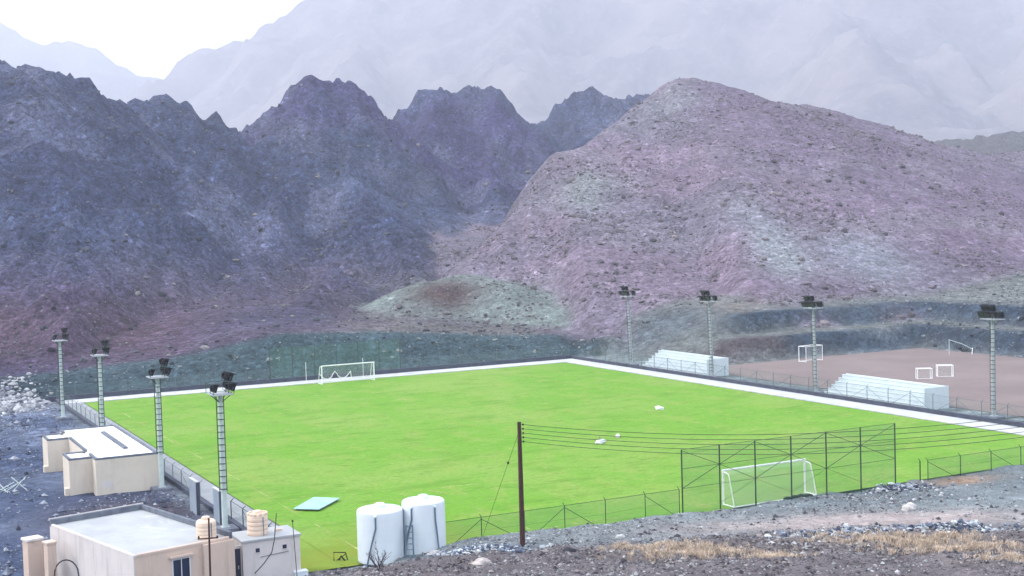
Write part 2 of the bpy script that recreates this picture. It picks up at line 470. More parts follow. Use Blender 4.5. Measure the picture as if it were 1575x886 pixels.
# ------------------------------------------------------------------ terrain: ground, mountains, hill
# crest lines and spurs: (px, py, depth) turned into world points; slope of the flanks, kind
RIDGES = [
    # left range, nearest massif
    ([(-260, 42, 330), (-120, 60, 318), (0, 80, 308), (48, 71, 305), (100, 86, 312), (150, 119, 322), (212, 160, 335)], 0.80, 'm'),
    ([(48, 71, 305), (70, 190, 272), (95, 300, 243), (90, 420, 214), (70, 510, 190)], 0.72, 'm'),
    ([(150, 134, 322), (205, 260, 285), (235, 370, 252), (262, 455, 226)], 0.95, 'm'),
    ([(-120, 80, 318), (-100, 260, 262), (-80, 420, 215), (-60, 520, 185)], 0.75, 'm'),
    # small twin crest
    ([(218, 163, 352), (232, 148, 352), (250, 155, 356), (262, 136, 356), (292, 132, 358), (312, 142, 362), (335, 166, 366), (356, 190, 372)], 1.05, 'm'),
    ([(292, 132, 358), (300, 250, 320), (318, 340, 285), (300, 420, 255)], 1.0, 'm'),
    # central peak
    ([(356, 190, 388), (400, 165, 390), (440, 142, 392), (466, 126, 394), (492, 120, 395), (522, 124, 398), (545, 143, 402), (562, 163, 406), (592, 180, 412)], 0.95, 'm'),
    ([(492, 120, 395), (455, 230, 345), (410, 310, 305), (375, 400, 262), (350, 480, 226)], 0.78, 'm'),
    ([(530, 126, 398), (540, 225, 352), (575, 310, 305), (610, 380, 268), (640, 425, 243)], 0.74, 'm'),
    ([(575, 310, 305), (520, 390, 262), (480, 450, 232)], 0.7, 'm'),
    # third peak
    ([(600, 178, 455), (622, 168, 456), (645, 148, 458), (672, 137, 460), (705, 137, 462), (738, 138, 465), (755, 150, 468), (785, 168, 472), (820, 192, 480)], 1.0, 'm'),
    ([(672, 137, 460), (650, 230, 405), (680, 320, 350), (705, 370, 310)], 0.85, 'm'),
    ([(745, 142, 466), (760, 225, 415), (760, 290, 370)], 0.95, 'm'),
    # fourth peak
    ([(822, 192, 545), (860, 156, 550), (906, 133, 555), (940, 144, 558), (978, 150, 562), (1002, 138, 565), (1060, 130, 570)], 0.95, 'm'),
    ([(906, 133, 555), (880, 215, 500), (850, 260, 450)], 0.9, 'm'),
    # pale rubble hill on the right
    ([(722, 402, 258), (774, 358, 270), (818, 310, 285), (884, 238, 312), (948, 192, 335), (992, 156, 352), (1030, 128, 363), (1052, 123, 367),
      (1080, 132, 370), (1122, 145, 374), (1200, 160, 382), (1243, 166, 385), (1300, 198, 392), (1420, 222, 402), (1500, 232, 408), (1600, 236, 412), (1800, 230, 420)], 0.40, 'h'),
    ([(1052, 123, 367), (1075, 225, 312), (1110, 330, 262), (1150, 430, 226)], 0.36, 'h'),
    ([(1243, 166, 385), (1300, 290, 318), (1340, 390, 262)], 0.34, 'h'),
    ([(860, 234, 312), (880, 330, 270), (900, 420, 236)], 0.36, 'h'),
    ([(1575, 235, 410), (1570, 330, 320), (1560, 430, 250)], 0.36, 'h'),
    # green scree mound in the valley mouth
    ([(668, 436, 238), (712, 424, 240), (762, 434, 236), (815, 470, 226)], 0.5, 'g'),
    # hill behind, far right
    ([(1400, 226, 640), (1440, 214, 640), (1490, 206, 640), (1530, 209, 640), (1580, 203, 640), (1700, 190, 640), (1900, 200, 640)], 0.5, 'b'),
]

def axis(parts):
    out = [parts[0][0]]
    for a, b, d in parts:
        n = max(1, round((b - a) / d))
        out += list(a + (b - a) * (np.arange(n) + 1) / n)
    return np.array(out)

GX = axis([(-520, -300, 6), (-300, -90, 1.9), (-90, 105, 0.8), (105, 320, 1.9), (320, 620, 6)])
GY = axis([(-30, 52, 2.5), (52, 125, 0.5), (125, 205, 0.9), (205, 420, 1.35), (420, 700, 4), (700, 1000, 10)])
XX, YY = np.meshgrid(GX, GY)

def near_ground(x, y):
    """everything but the mountains; returns height"""
    u, v = to_uv(x, y)
    # bank outside the near fence and the hillside the camera stands on
    zr = np.clip(0.07 * (95 - np.maximum(y, 71)), 0, 5)
    zl = np.clip(0.18 * (78 - np.maximum(y, 71)), 0, 5)
    w = sst(-9.5, -2, x)
    b = w * zr + (1 - w) * zl
    b = b * sst(92.7, 94.3, v) * sst(-1, 5, u + 9 * sst(80, 76, y))
    b = b + 0.16 * np.clip(71 - y, 0, 26) + 0.28 * np.clip(45 - y, 0, 90)
    left = sst(-19, -12.5, x + 0.15 * (y - 70))
    lowleft = np.clip(0.16 * (60 - y), 0, 2.4) + np.clip(0.33 * (45 - y), 0, 40)
    z = left * b + (1 - left) * lowleft
    # bank behind the far goal line
    top = np.interp(u, [-30, 0, 15, 30, 47, 65, 80, 95], [1.5, 2.4, 3.2, 5.6, 4.8, 3.2, 2.4, 2.0])
    fb = top * sst(-7.5, -15.5, v)
    fb = fb + 0.055 * np.clip(-16 - v, 0, 400)
    z = np.maximum(z, np.where(v < -4, fb, 0))
    # terraces round the earth field on the right
    r = np.maximum(18.5 - v, u - 118.5)
    tr = 3.0 * sst(1.3, 4.2, r) + 2.7 * sst(10.8, 13.8, r) * sst(85, 97, u) + 0.10 * np.clip(r - 16, 0, 300)
    tr = tr * sst(79, 88, u)
    z = np.maximum(z, np.where(u > 78, tr, 0))
    # spoil heaps behind the stand
    for hu, hv, hh, w in ((88, -5, 4.6, 7.5), (95, -1, 3.6, 6.5), (80, -8, 3.0, 7)):
        d2 = ((u - hu) / w) ** 2 + ((v - hv) / (w * 0.8)) ** 2
        z = np.maximum(z, hh * np.clip(1 - np.sqrt(d2 + 0.03), -1, 1))
    # gravel mounds on the left
    lm = (1 - sst(-14, -5, u)) * sst(-20, 0, v) * (1 - sst(80, 88, v))
    z = z + lm * (0.35 * fbm(x * 0.16, y * 0.16, 4) + 0.25)
    d2 = ((u + 13.5) / 3.2) ** 2 + ((v - 54) / 5.0) ** 2
    z = z + 0.7 * np.exp(-d2)
    return z

def ground_at(px, py):
    """first point of the near ground that the photograph shows at (px, py)"""
    r = at(px, py, 1.0)
    t_ = np.arange(48.0, 125.0, 0.1)
    z = CAM_H + (r.z - CAM_H) * t_
    hit = np.nonzero(z <= near_ground(r.x * t_, t_))[0]
    k = t_[hit[0]] if len(hit) else 90.0
    return Vector((r.x * k, k, float(near_ground(np.array([r.x * k]), np.array([k]))[0])))

def terrain(x, y):
    g = near_ground(x, y)
    wx = x + 3.0 * fbm(x * 0.03, y * 0.03, 4) + 1.0 * fbm(x * 0.15, y * 0.15, 3)
    wy = y + 5.0 * fbm(x * 0.03 + 40, y * 0.03 + 9, 4) + 1.0 * fbm(x * 0.15 + 8, y * 0.15, 3)
    best = np.full(x.shape, -1e9)
    who = np.zeros(x.shape, int)
    second = np.full(x.shape, -1e9)
    kinds = {'m': 1, 'h': 2, 'g': 3, 'b': 4}
    for pts, k, kind in RIDGES:
        W = [at(*p) for p in pts]
        hb = np.full(x.shape, -1e9)
        for a, b in zip(W[:-1], W[1:]):
            ex, ey = b.x - a.x, b.y - a.y
            L2 = ex * ex + ey * ey
            qx, qy = (wx, wy) if kind == 'm' else (x + 0.25 * (wx - x), y + 0.4 * (wy - y))
            t = np.clip(((qx - a.x) * ex + (qy - a.y) * ey) / L2, 0, 1)
            d = np.hypot(qx - a.x - t * ex, qy - a.y - t * ey)
            r0 = 1.0 if kind == 'm' else 5.0
            south = np.clip((a.y + t * ey - qy) / (d + 1e-3), 0, 1)
            kk = (k * 1.15) * (1 - south ** 2) + 0.54 * south ** 2 if kind == 'm' else k
            if kind == 'h':                      # the western flank is much steeper
                west = np.clip((a.x + t * ex - qx) / (d + 1e-3), 0, 1)
                kk = k + 1.3 * west ** 1.2
            h = a.z + (b.z - a.z) * t - kk * (np.sqrt(d * d + r0 * r0) - r0)
            hb = np.maximum(hb, h)
        who = np.where(hb > best, kinds[kind], who)
        second = np.maximum(second, np.minimum(best, hb))
        best = np.maximum(best, hb)
    # soften the gullies a little
    s = 1.5
    best = best + s * np.exp(-np.abs(best - second) / s) * 0.45
    rise = np.clip((best - g) / 12, 0, 1)
    rug = np.select([who == 1, who == 2, who == 4], [0.95, 0.18, 0.5], 0.15)
    n = ridged(x * 0.034 + 3.7, y * 0.026, 6, 0.55) * 2.7 + fbm(x * 0.3, y * 0.3, 4) * 1.2 + ridged(x * 0.13, y * 0.10, 4) * 0.9
    best = best + rise * rug * (n - 2.75)
    m = best - g
    z = np.where(m > 0, best, g)
    z = z + 0.6 * np.exp(-np.abs(m) / 0.9) * (m > -20) * 0.5
    u, v = to_uv(x, y)
    who = np.where(m > 0, who, np.where((v < -17) & (u < 76), 1, np.where((v < -13) & (u >= 76), 2, 0)))
    return z, who, rise * (m > 0)

ZZ, WHO, RISE = terrain(XX, YY)
UU, VV = to_uv(XX, YY)
# the levelled areas stay level, the loose ground gets lumps
flat = (UU > -2.9) & (UU < 78) & (VV > -6.5) & (VV < 92.6)
flat |= (UU >= 70) & (UU < 119) & (VV > 18) & (VV < 86)
lump = np.where(flat, 0, 1.0) * np.where(WHO > 0, 0.35, 1.0)
YB = 75.8 + 0.2 * np.clip(XX, 0, 20)                                              # where the dark rubble begins
_k = ground_at(1370, 798)
calm = np.exp(-(((XX - _k.x) / 13) ** 2 + ((YY - _k.y - 0.12 * (XX - _k.x)) / 3.0) ** 2))          # trodden clearing
ZZ = ZZ + lump * (0.10 * fbm(XX * 0.7, YY * 0.7, 4) + 0.12 * fbm(XX * 0.2, YY * 0.2, 3)) * (1 - 0.8 * calm)
rub = sst(1.0, -1.5, YY - YB) * sst(50, 62, YY) * (XX > -11)                                # rubble on the slope
ZZ = ZZ + rub * 0.16 * ridged(XX * 0.55, YY * 0.55, 4)
bld = (UU > -17.5) & (UU < -2.4) & (VV > 42) & (VV < 97) & (XX < -12.2)
ZZ = np.where(bld, np.minimum(ZZ, 0.1 * vnoise(XX * 0.5, YY * 0.5) + 0.02), ZZ)
ZZ = np.where(flat, -0.08, ZZ)

def col(*c): return np.array(c)[None, None, :]
n_a = fbm(XX * 0.012, YY * 0.012, 5)[..., None]
n_b = fbm(XX * 0.03 + 50, YY * 0.03, 5)[..., None]
n_c = fbm(XX * 0.09 + 9, YY * 0.09 + 70, 5)[..., None]
def mixc(a, b, f): return a + (b - a) * np.clip(f, 0, 1)
C_m = mixc(col(0.066, 0.074, 0.105), col(0.095, 0.105, 0.135), 0.5 + n_b)
C_m = mixc(C_m, col(0.095, 0.072, 0.125), sst(0.0, 0.5, n_a + 0.3 * n_c) * 0.9)
C_m = mixc(C_m, col(0.19, 0.185, 0.20), sst(0.2, 0.65, n_c) * 0.7) * 1.3
C_m = C_m * col(0.76, 0.86, 1.28)
low = np.clip(1 - (ZZ - 4) / 16, 0, 1)[..., None]
C_m = mixc(C_m, col(0.140, 0.092, 0.140), low * (0.7 + 0.5 * n_b))
C_m = mixc(C_m, col(0.205, 0.195, 0.205), low * sst(-40, -14, XX + 2 * n_c[..., 0])[..., None] * (0.6 + 0.8 * n_c))
C_h = mixc(col(0.265, 0.215, 0.245), col(0.225, 0.210, 0.235), 0.5 + n_b)
C_h = mixc(C_h, col(0.220, 0.175, 0.215), sst(0.05, 0.5, n_a - 0.2 * n_c) * 0.8)
C_h = mixc(C_h, col(0.275, 0.255, 0.265), sst(0.2, 0.6, n_c) * 0.6)
def blob(px, py, D, rx, ry):
    p = at(px, py, D)
    return np.exp(-(((XX - p.x) / rx) ** 2 + ((YY - p.y) / ry) ** 2))[..., None]
for px, py, D, rx, ry, cc in ((1195, 395, 240, 4.5, 20, (0.33, 0.365, 0.34)), (1330, 415, 240, 7, 10, (0.30, 0.32, 0.325)), (905, 330, 285, 5, 16, (0.29, 0.31, 0.28)),
                              (1030, 185, 345, 9, 12, (0.27, 0.29, 0.27))):
    C_h = mixc(C_h, col(*cc), blob(px, py, D, rx, ry) * (0.9 + 0.7 * n_c))
C_h = C_h * col(0.95, 0.92, 1.10)
C_g = mixc(col(0.30, 0.36, 0.345), col(0.24, 0.285, 0.28), 0.5 + n_c)
C_g = mixc(C_g, col(0.13, 0.085, 0.095), blob(685, 460, 232, 6, 5) * 1.3)
C_b = col(0.16, 0.16, 0.18) + 0 * n_a
C0 = mixc(col(0.32, 0.375, 0.40), col(0.24, 0.285, 0.31), 0.5 + n_c)                                    # gravel by the near fence
C0 = mixc(C0, col(0.56, 0.485, 0.475), (calm * 1.4)[..., None] * (0.8 + 0.8 * n_c))                          # trodden dirt
C0 = mixc(C0, col(0.22, 0.195, 0.21), (sst(1.2, -1.2, YY - YB + 1.6 * n_c[..., 0]) * (XX > -11))[..., None])   # dark rubble
C0 = mixc(C0, col(0.50, 0.30, 0.17), np.exp(-(((UU - 48.5) / 2.8) ** 2 + ((VV - 94.6) / 1.0) ** 2))[..., None] * 1.2)
lz = ((1 - sst(-4, -2.4, UU)) * (VV < 100) * (XX < -12))[..., None]
C0 = mixc(C0, mixc(col(0.09, 0.125, 0.23), col(0.22, 0.27, 0.40), 0.45 + 1.2 * n_c), lz)                # blue-grey gravel on the left
C0 = mixc(C0, col(0.105, 0.085, 0.10), lz * np.exp(-(((UU + 8) / 6) ** 2 + ((VV - 70) / 7) ** 2))[..., None])
C0 = mixc(C0, col(0.40, 0.40, 0.40), np.exp(-(((UU + 9) / 5.5) ** 2 + ((VV + 6) / 7) ** 2))[..., None] * 0.9)
bk = ((VV < -6) & (UU < 84))[..., None] * 1.0
C0 = mixc(C0, mixc(col(0.042, 0.078, 0.105), col(0.085, 0.138, 0.17), 0.5 + 1.3 * n_c), bk)
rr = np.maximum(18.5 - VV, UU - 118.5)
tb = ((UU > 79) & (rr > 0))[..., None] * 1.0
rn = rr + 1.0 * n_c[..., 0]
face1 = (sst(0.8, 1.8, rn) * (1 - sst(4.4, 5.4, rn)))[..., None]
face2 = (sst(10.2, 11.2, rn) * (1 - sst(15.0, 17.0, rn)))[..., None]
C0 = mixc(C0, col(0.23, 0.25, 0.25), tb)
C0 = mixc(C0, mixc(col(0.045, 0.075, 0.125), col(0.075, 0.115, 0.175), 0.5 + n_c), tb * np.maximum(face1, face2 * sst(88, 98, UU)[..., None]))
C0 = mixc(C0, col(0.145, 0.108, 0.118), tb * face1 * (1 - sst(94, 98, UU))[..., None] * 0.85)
C0 = mixc(C0, col(0.27, 0.25, 0.245), (np.exp(-(((UU - 100) / 9) ** 2 + ((VV + 4) / 6) ** 2)))[..., None] * tb * (1 - face2))
heap = (np.exp(-(((UU - 88) / 7) ** 2 + ((VV + 4) / 6) ** 2)) * 1.6)[..., None]
C0 = mixc(C0, mixc(col(0.12, 0.145, 0.175), col(0.17, 0.20, 0.23), 0.5 + n_c), heap)
# pale straw litter under the dry grass
STRAW = ((1075, 853, 2.6, 0.9, 260), (1195, 858, 1.2, 0.7, 110), (1390, 833, 3.4, 0.9, 240), (1480, 845, 2.8, 0.9, 150), (1000, 845, 2.0, 0.6, 80), (1300, 826, 2.2, 0.6, 90), (1555, 862, 1.6, 0.8, 50))
for px, py, rx, ry, _n in STRAW:
    p = ground_at(px, py)
    C0 = mixc(C0, col(0.50, 0.40, 0.31), np.exp(-(((XX - p.x) / rx / 1.15) ** 2 + ((YY - p.y) / ry / 1.3) ** 2))[..., None] * (0.9 + 1.2 * n_c))
W1 = WHO[..., None]
CC = np.select([W1 == 0, W1 == 1, W1 == 2, W1 == 3, W1 == 4], [C0, C_m, C_h, C_g, C_b])
# blend across the foot of the slopes
for _ in range(6):
    CC[1:-1, 1:-1] = 0.5 * CC[1:-1, 1:-1] + 0.125 * (CC[:-2, 1:-1] + CC[2:, 1:-1] + CC[1:-1, :-2] + CC[1:-1, 2:])
CC = np.clip(CC * np.where(W1 == 2, 0.58, 0.5), 0.012, 0.8)
RK = np.select([WHO == 1, WHO == 2, WHO == 3, WHO == 4], [0.85, 0.6, 0.45, 0.5], 0.55)
RK = np.where(YY < 110, 0.25, RK)

ny, nx = XX.shape
VALL = np.stack([XX, YY, ZZ], -1).reshape(-1, 3)
CALL = CC.reshape(-1, 3)
RALL = RK.reshape(-1)
idx = np.arange(ny * nx).reshape(ny, nx)
QALL = np.stack([idx[:-1, :-1], idx[:-1, 1:], idx[1:, 1:], idx[1:, :-1]], -1).reshape(-1, 4)
wq = WHO.reshape(-1)[QALL].max(1)
def region(name, ids):
    q = QALL[np.isin(wq, ids)]
    used, inv = np.unique(q, return_inverse=True)
    o = np_mesh(name, VALL[used], inv.reshape(q.shape), 'terrain', True,
                {'Col': ('FLOAT_COLOR', CALL[used]), 'rockiness': ('FLOAT', RALL[used])})
    return tag(o, kind='structure')
region('ground', [0])
region('mountain', [1])
region('hill', [2])
region('scree_slope', [3])
region('distant_hill', [4])

def height(x, y):
    """bilinear height of the built terrain"""
    x, y = np.asarray(x, float), np.asarray(y, float)
    i = np.clip(np.searchsorted(GX, x) - 1, 0, nx - 2)
    j = np.clip(np.searchsorted(GY, y) - 1, 0, ny - 2)
    fx, fy = (x - GX[i]) / (GX[i + 1] - GX[i]), (y - GY[j]) / (GY[j + 1] - GY[j])
    return ZZ[j, i] * (1 - fx) * (1 - fy) + ZZ[j, i + 1] * fx * (1 - fy) + ZZ[j + 1, i] * (1 - fx) * fy + ZZ[j + 1, i + 1] * fx * fy

# the great range behind
def far_range(name, pts, k, x0, x1, y0, y1, step, seed, amp=26):
    gx, gy = np.arange(x0, x1, step), np.arange(y0, y1, step)
    X, Y = np.meshgrid(gx, gy)
    wx = X + 45 * fbm(X * 0.003 + seed, Y * 0.003, 4)
    wy = Y + 45 * fbm(X * 0.003, Y * 0.003 + seed, 4)
    H = np.full(X.shape, -60.0)
    for line in pts:
        W = [at(*p) for p in line]
        for a, b in zip(W[:-1], W[1:]):
            ex, ey = b.x - a.x, b.y - a.y
            t = np.clip(((wx - a.x) * ex + (wy - a.y) * ey) / (ex * ex + ey * ey), 0, 1)
            d = np.hypot(wx - a.x - t * ex, wy - a.y - t * ey)
            H = np.maximum(H, a.z + (b.z - a.z) * t - k * (np.sqrt(d * d + 400) - 20))
    H = H + np.clip((H + 40) / 120, 0, 1) * (ridged(X * 0.006 + seed, Y * 0.006, 6) * amp - 0.75 * amp)
    i = np.arange(X.size).reshape(X.shape)
    Q = np.stack([i[:-1, :-1], i[:-1, 1:], i[1:, 1:], i[1:, :-1]], -1).reshape(-1, 4)
    o = np_mesh(name, np.stack([X, Y, H], -1).reshape(-1, 3), Q, 'far')
    return tag(o, kind='structure')
far_range('distant_mountain', [[(229, 140, 3136), (259, 117, 3136), (292, 103, 3136), (332, 82, 3154), (412, 54, 3190), (442, 52, 3208), (472, 36, 3226), (522, -8, 3261), (662, -110, 3315), (922, -250, 3405), (1272, -330, 3494), (1622, -300, 3494), (2022, -200, 3494)],
                               [(900, -250, 3405), (820, 60, 2419), (790, 180, 1971)], [(1250, -330, 3494), (1330, 0, 2419), (1360, 120, 1882)], [(1600, -300, 3494), (1640, 0, 2419), (1650, 130, 1882)],
                               [(640, -110, 3315), (560, 60, 2688), (520, 150, 2240)]],
          0.72, -1550, 2250, 1400, 4050, 15, 3.1, 26)
far_range('distant_ridge', [[(-500, 10, 4122), (-200, 20, 4122), (-60, 35, 4122), (0, 45, 4122), (55, 66, 4122), (120, 68, 4122), (170, 90, 4122), (215, 103, 4122), (250, 117, 4122), (300, 160, 4122), (360, 230, 4122)],
                            [(-60, 35, 4122), (-40, 180, 3405)], [(120, 68, 4122), (150, 200, 3405)]],
          0.62, -3000, 540, 2300, 4700, 21, 8.7, 22)

# ------------------------------------------------------------------ pitch, markings, path, low walls
def gz(x, y): return float(height(x, y))
ROT_U, ROT_V = FA, FA - math.pi / 2          # local x along u (local y = -v) / local x along v (local y = u)

pitch = MB()
for i in range(17):
    for j in range(23):
        a, b, c, d = i * PW / 17, (i + 1) * PW / 17, -j * 92.9 / 23, -(j + 1) * 92.9 / 23
        pitch.quad((a, d, 0), (b, d, 0), (b, c, 0), (a, c, 0))
for j in range(4):
    pitch.quad((-2.45, -84.0 - 2.2 * (j + 1), -0.01), (-0.003, -84.0 - 2.2 * (j + 1), -0.01), (-0.003, -84.0 - 2.2 * j, -0.01), (-2.45, -84.0 - 2.2 * j, -0.01))
pitch = pitch.build('football_pitch', 'grass', None, F(0, 0, 0), (0, 0, ROT_U))
tag(pitch, 'bright green turf football pitch', kind='structure')

def strip(name, pts, w=0.16):
    m = MB()
    for (u0, v0), (u1, v1) in zip(pts[:-1], pts[1:]):
        d = math.hypot(u1 - u0, v1 - v0)
        nx_, ny_ = -(v1 - v0) / d * w / 2, (u1 - u0) / d * w / 2
        m.quad((u0 - nx_, -(v0 - ny_), 0.005), (u1 - nx_, -(v1 - ny_), 0.005), (u1 + nx_, -(v1 + ny_), 0.005), (u0 + nx_, -(v0 + ny_), 0.005))
    return m.build(name, 'marking', pitch)
U0, U1, V0, V1 = 2.2, 65.6, 2.0, 90.8
UM, VM = (U0 + U1) / 2, (V0 + V1) / 2
strip('touchline', [(U0, V0), (U0, V1)]); strip('touchline', [(U1, V0), (U1, V1)])
strip('goal_line', [(U0, V0), (U1, V0)]); strip('goal_line', [(U0, V1), (U1, V1)])
strip('halfway_line', [(U0, VM), (U1, VM)])
for vv, s in ((V0, 1), (V1, -1)):
    strip('penalty_area', [(UM - 20.15, vv), (UM - 20.15, vv + 16.5 * s), (UM + 20.15, vv + 16.5 * s), (UM + 20.15, vv)])
    strip('goal_area', [(UM - 9.15, vv), (UM - 9.15, vv + 5.5 * s), (UM + 9.15, vv + 5.5 * s), (UM + 9.15, vv)])

path = MB().box(67.95, 71.0, -93.4, 0.2, -0.07, -0.02).box(-3.9, 71.0, 0.2, 3.9, -0.07, -0.02).box(-2.3, -0.15, -83.6, 0.2, -0.07, -0.02)
path = path.build('path', 'coping', None, F(0, 0, 0), (0, 0, ROT_U))
tag(path, kind='structure')
slabA = MB().box(0, 3.0, 0, 2.44, 0, 0.085, 0.012).mesh('paving_slab', 'concrete')
slabB = MB().box(0, 2.44, 0, 3.6, 0, 0.085, 0.012).mesh('paving_slab', 'concrete')
slabC = MB().box(0, 2.1, 0, 2.44, 0, 0.085, 0.012).mesh('paving_slab', 'grey_concrete')
for i in range(38):
    z = -0.018 + random.uniform(-0.006, 0.006)
    link_mesh('paving_slab', slabA, path, (67.98, 0.15 - (i + 1) * 2.457, z))
    if i < 34:
        link_mesh('paving_slab', slabC, path, (-2.28, 0.15 - (i + 1) * 2.457, z + 0.003))
for i in range(30):
    link_mesh('paving_slab', slabB, path, (-2.7 + i * 2.457, 0.2, -0.018 + random.uniform(-0.006, 0.006)))

def low_wall(label, x0, x1, y0, y1, h):
    w = thing('low_wall', label, 'wall', F(0, 0, 0), ROT_U)
    MB().box(x0, x1, y0, y1, -0.3, h - 0.07).build('wall_body', 'kerb', w)
    MB().box(x0 - 0.03, x1 + 0.03, y0 - 0.03, y1 + 0.03, h - 0.068, h, 0.015).build('coping', 'kerb', w)
low_wall('low dark blue wall with mesh fence beside the white stands', 71.05, 71.42, -94.0, 4.3, 0.46)
low_wall('low dark wall behind the far goal, below the gravel bank', -4.0, 70.98, 3.95, 4.3, 0.62)
low_wall('low dark wall beside the cream changing room and left floodlights', -2.85, -2.5, -90.0, 3.85, 0.32)

# ------------------------------------------------------------------ fences
def post_mesh(h, r, mat, arm=0.28):
    m = MB().tube([(0, 0, 0), (0, 0, h)], r, 6)
    if arm:
        m.tube([(0, 0, h - 0.02), (0, arm * 0.75, h + arm * 0.55)], r * 0.8, 5)
    return m.mesh('post', mat)

def fence(label, loc, rotz, xs, h, zb=None, r=0.035, pm='post_grey', net='chain', arm=0.28, braces=(), rail=True, below=0.3, group=None):
    """posts at local x positions, base heights zb, open wire between them"""
    zb = zb or [0.0] * len(xs)
    t = thing('mesh_fence', label, 'fence', loc, rotz, group)
    pms = {}
    for x, z in zip(xs, zb):
        hh = round(h - z + below, 2)
        if hh not in pms: pms[hh] = post_mesh(hh, r, pm, arm)
        link_mesh('post', pms[hh], t, (x, 0, z - below))
    m, w, w2 = MB(), MB(), MB()
    for i in range(len(xs) - 1):
        m.quad((xs[i], 0, zb[i] - 0.1), (xs[i + 1], 0, zb[i + 1] - 0.1), (xs[i + 1], 0, h), (xs[i], 0, h))
        w.tube([(xs[i], 0, h), (xs[i + 1], 0, h)], 0.018, 4)
        if not rail: continue
        w2.tube([(xs[i], 0, zb[i] + (h - zb[i]) * 0.5), (xs[i + 1], 0, zb[i + 1] + (h - zb[i + 1]) * 0.5)], 0.007, 4)
    m.build('wire_mesh', net, t)
    w.build('top_wire', pm, t)
    if rail: w2.build('middle_wire', pm, t)
    for i, s in braces:
        j = i + s
        if 0 <= j < len(xs):
            MB().tube([(xs[i], 0, h - 0.12), (xs[i] + (xs[j] - xs[i]) * 0.82, 0, zb[i] + 0.05)], 0.02, 5).build('brace', pm, t)
    return t

# right side, on the low wall
xs = [2.4 + 3.17 * k for k in range(30)]
fence('long grey mesh fence standing on the wall in front of the stands', F(71.24, 0, 0.0), ROT_V, xs, 1.95, [0.44] * 30, 0.034, 'post_grey',
      braces=[(i, s) for i in range(2, 30, 2) for s in (-1, 1)], below=0.0)
# far side: low, tall ball stop, low
def far_z(us, v): return [0.6] * len(us)
us = [-3.5 + 3.12 * k for k in range(10)]
fence('low mesh fence in the far left corner below the slope', F(0, -4.12, 0), ROT_U, us, 1.9, far_z(us, -4.1), 0.03, below=0.0)
us = [24.75 + 3.13 * k for k in range(7)]
fence('tall ball stop fence behind the far goal', F(0, -4.12, 0), ROT_U, us, 4.75, far_z(us, -4.1), 0.06, 'steel_dark', 'netting', arm=0, below=0.0)
us = [43.6 + 3.02 * k for k in range(10)]
fence('low mesh fence running from the far goal to the far right corner', F(0, -4.12, 0), ROT_U, us, 1.9, far_z(us, -4.1), 0.03, below=0.0)
# left side
vs_ = [-3.6 + 3.0 * k for k in range(25)]
fence('grey mesh fence along the left touchline behind the cream changing room', F(-2.67, 0, 0), ROT_V, vs_, 1.5, [0.3] * 25, 0.034, 'post_grey', below=0.0, braces=[(22, 1), (24, -1)])
vs_ = [77.2 + 3.0 * k for k in range(5)]
fence('short dark mesh fence by the annex with the crenellated tank', F(-2.67, 0, 0), ROT_V, vs_, 1.6, [0.3] * 5, 0.04, 'steel_dark', below=0.0, braces=[(1, 1), (2, 1), (3, -1)])
# near side
def near_line(us, v): return [gz(*F(u, v)[:2]) for u in us]
us = [6.3, 8.95, 12.0, 14.95, 18.04, 21.15, 23.9]
fence('low green mesh fence between the white tanks and the tall ball stop', F(0, 93.2, 0), ROT_U, us, 1.93, near_line(us, 93.2), 0.032, 'post', 'netting', braces=[(1, 1), (1, -1), (3, 1), (3, -1), (5, 1)])
us = [24.16, 27.3, 30.35, 33.53, 36.73, 39.97, 43.31]
zb = near_line(us, 93.2)
tall = fence('tall green ball stop fence behind the near goal', F(0, 93.2, 0), ROT_U, us, 4.62, zb, 0.055, 'post', 'netting', arm=0, rail=False)
for zz in (3.3, 1.95):
    MB().tube([(us[0], 0, zz), (us[-1], 0, zz)], 0.018, 4).build('line_wire', 'post', tall)
for i in (1, 3, 5):
    for j in (i - 1, i + 1):
        MB().tube([(us[i], 0, 3.3), (us[j], 0, 4.55)], 0.022, 4).build('brace', 'post', tall)
        MB().tube([(us[i], 0, 3.3), (us[j], 0, 1.95)], 0.022, 4).build('brace', 'post', tall)
for i in (2, 4):
    for j in (i - 1, i + 1):
        MB().tube([(us[i], 0, 1.95), (us[j], 0, 0.6)], 0.012, 4).build('brace', 'post', tall)
us = [46.57, 49.93, 53.2, 56.46, 59.7, 63.0, 66.2, 69.5]
fence('low green mesh fence right of the tall ball stop', F(0, 93.2, 0), ROT_U, us, 1.5, near_line(us, 93.2), 0.034, 'post', 'netting', braces=[(0, 1), (2, 1), (4, 1)])
g = thing('gate_post', 'single green gate post beside the tall ball stop', 'post', F(45.78, 93.2, near_line([45.78], 93.2)[0]), ROT_U)
MB().tube([(0, 0, -0.3), (0, 0, 1.52)], 0.05, 8).build('shaft', 'post', g)
MB().tube([(0, 0, 1.5), (0, 0.16, 1.64)], 0.03, 6).build('top_arm', 'post', g)

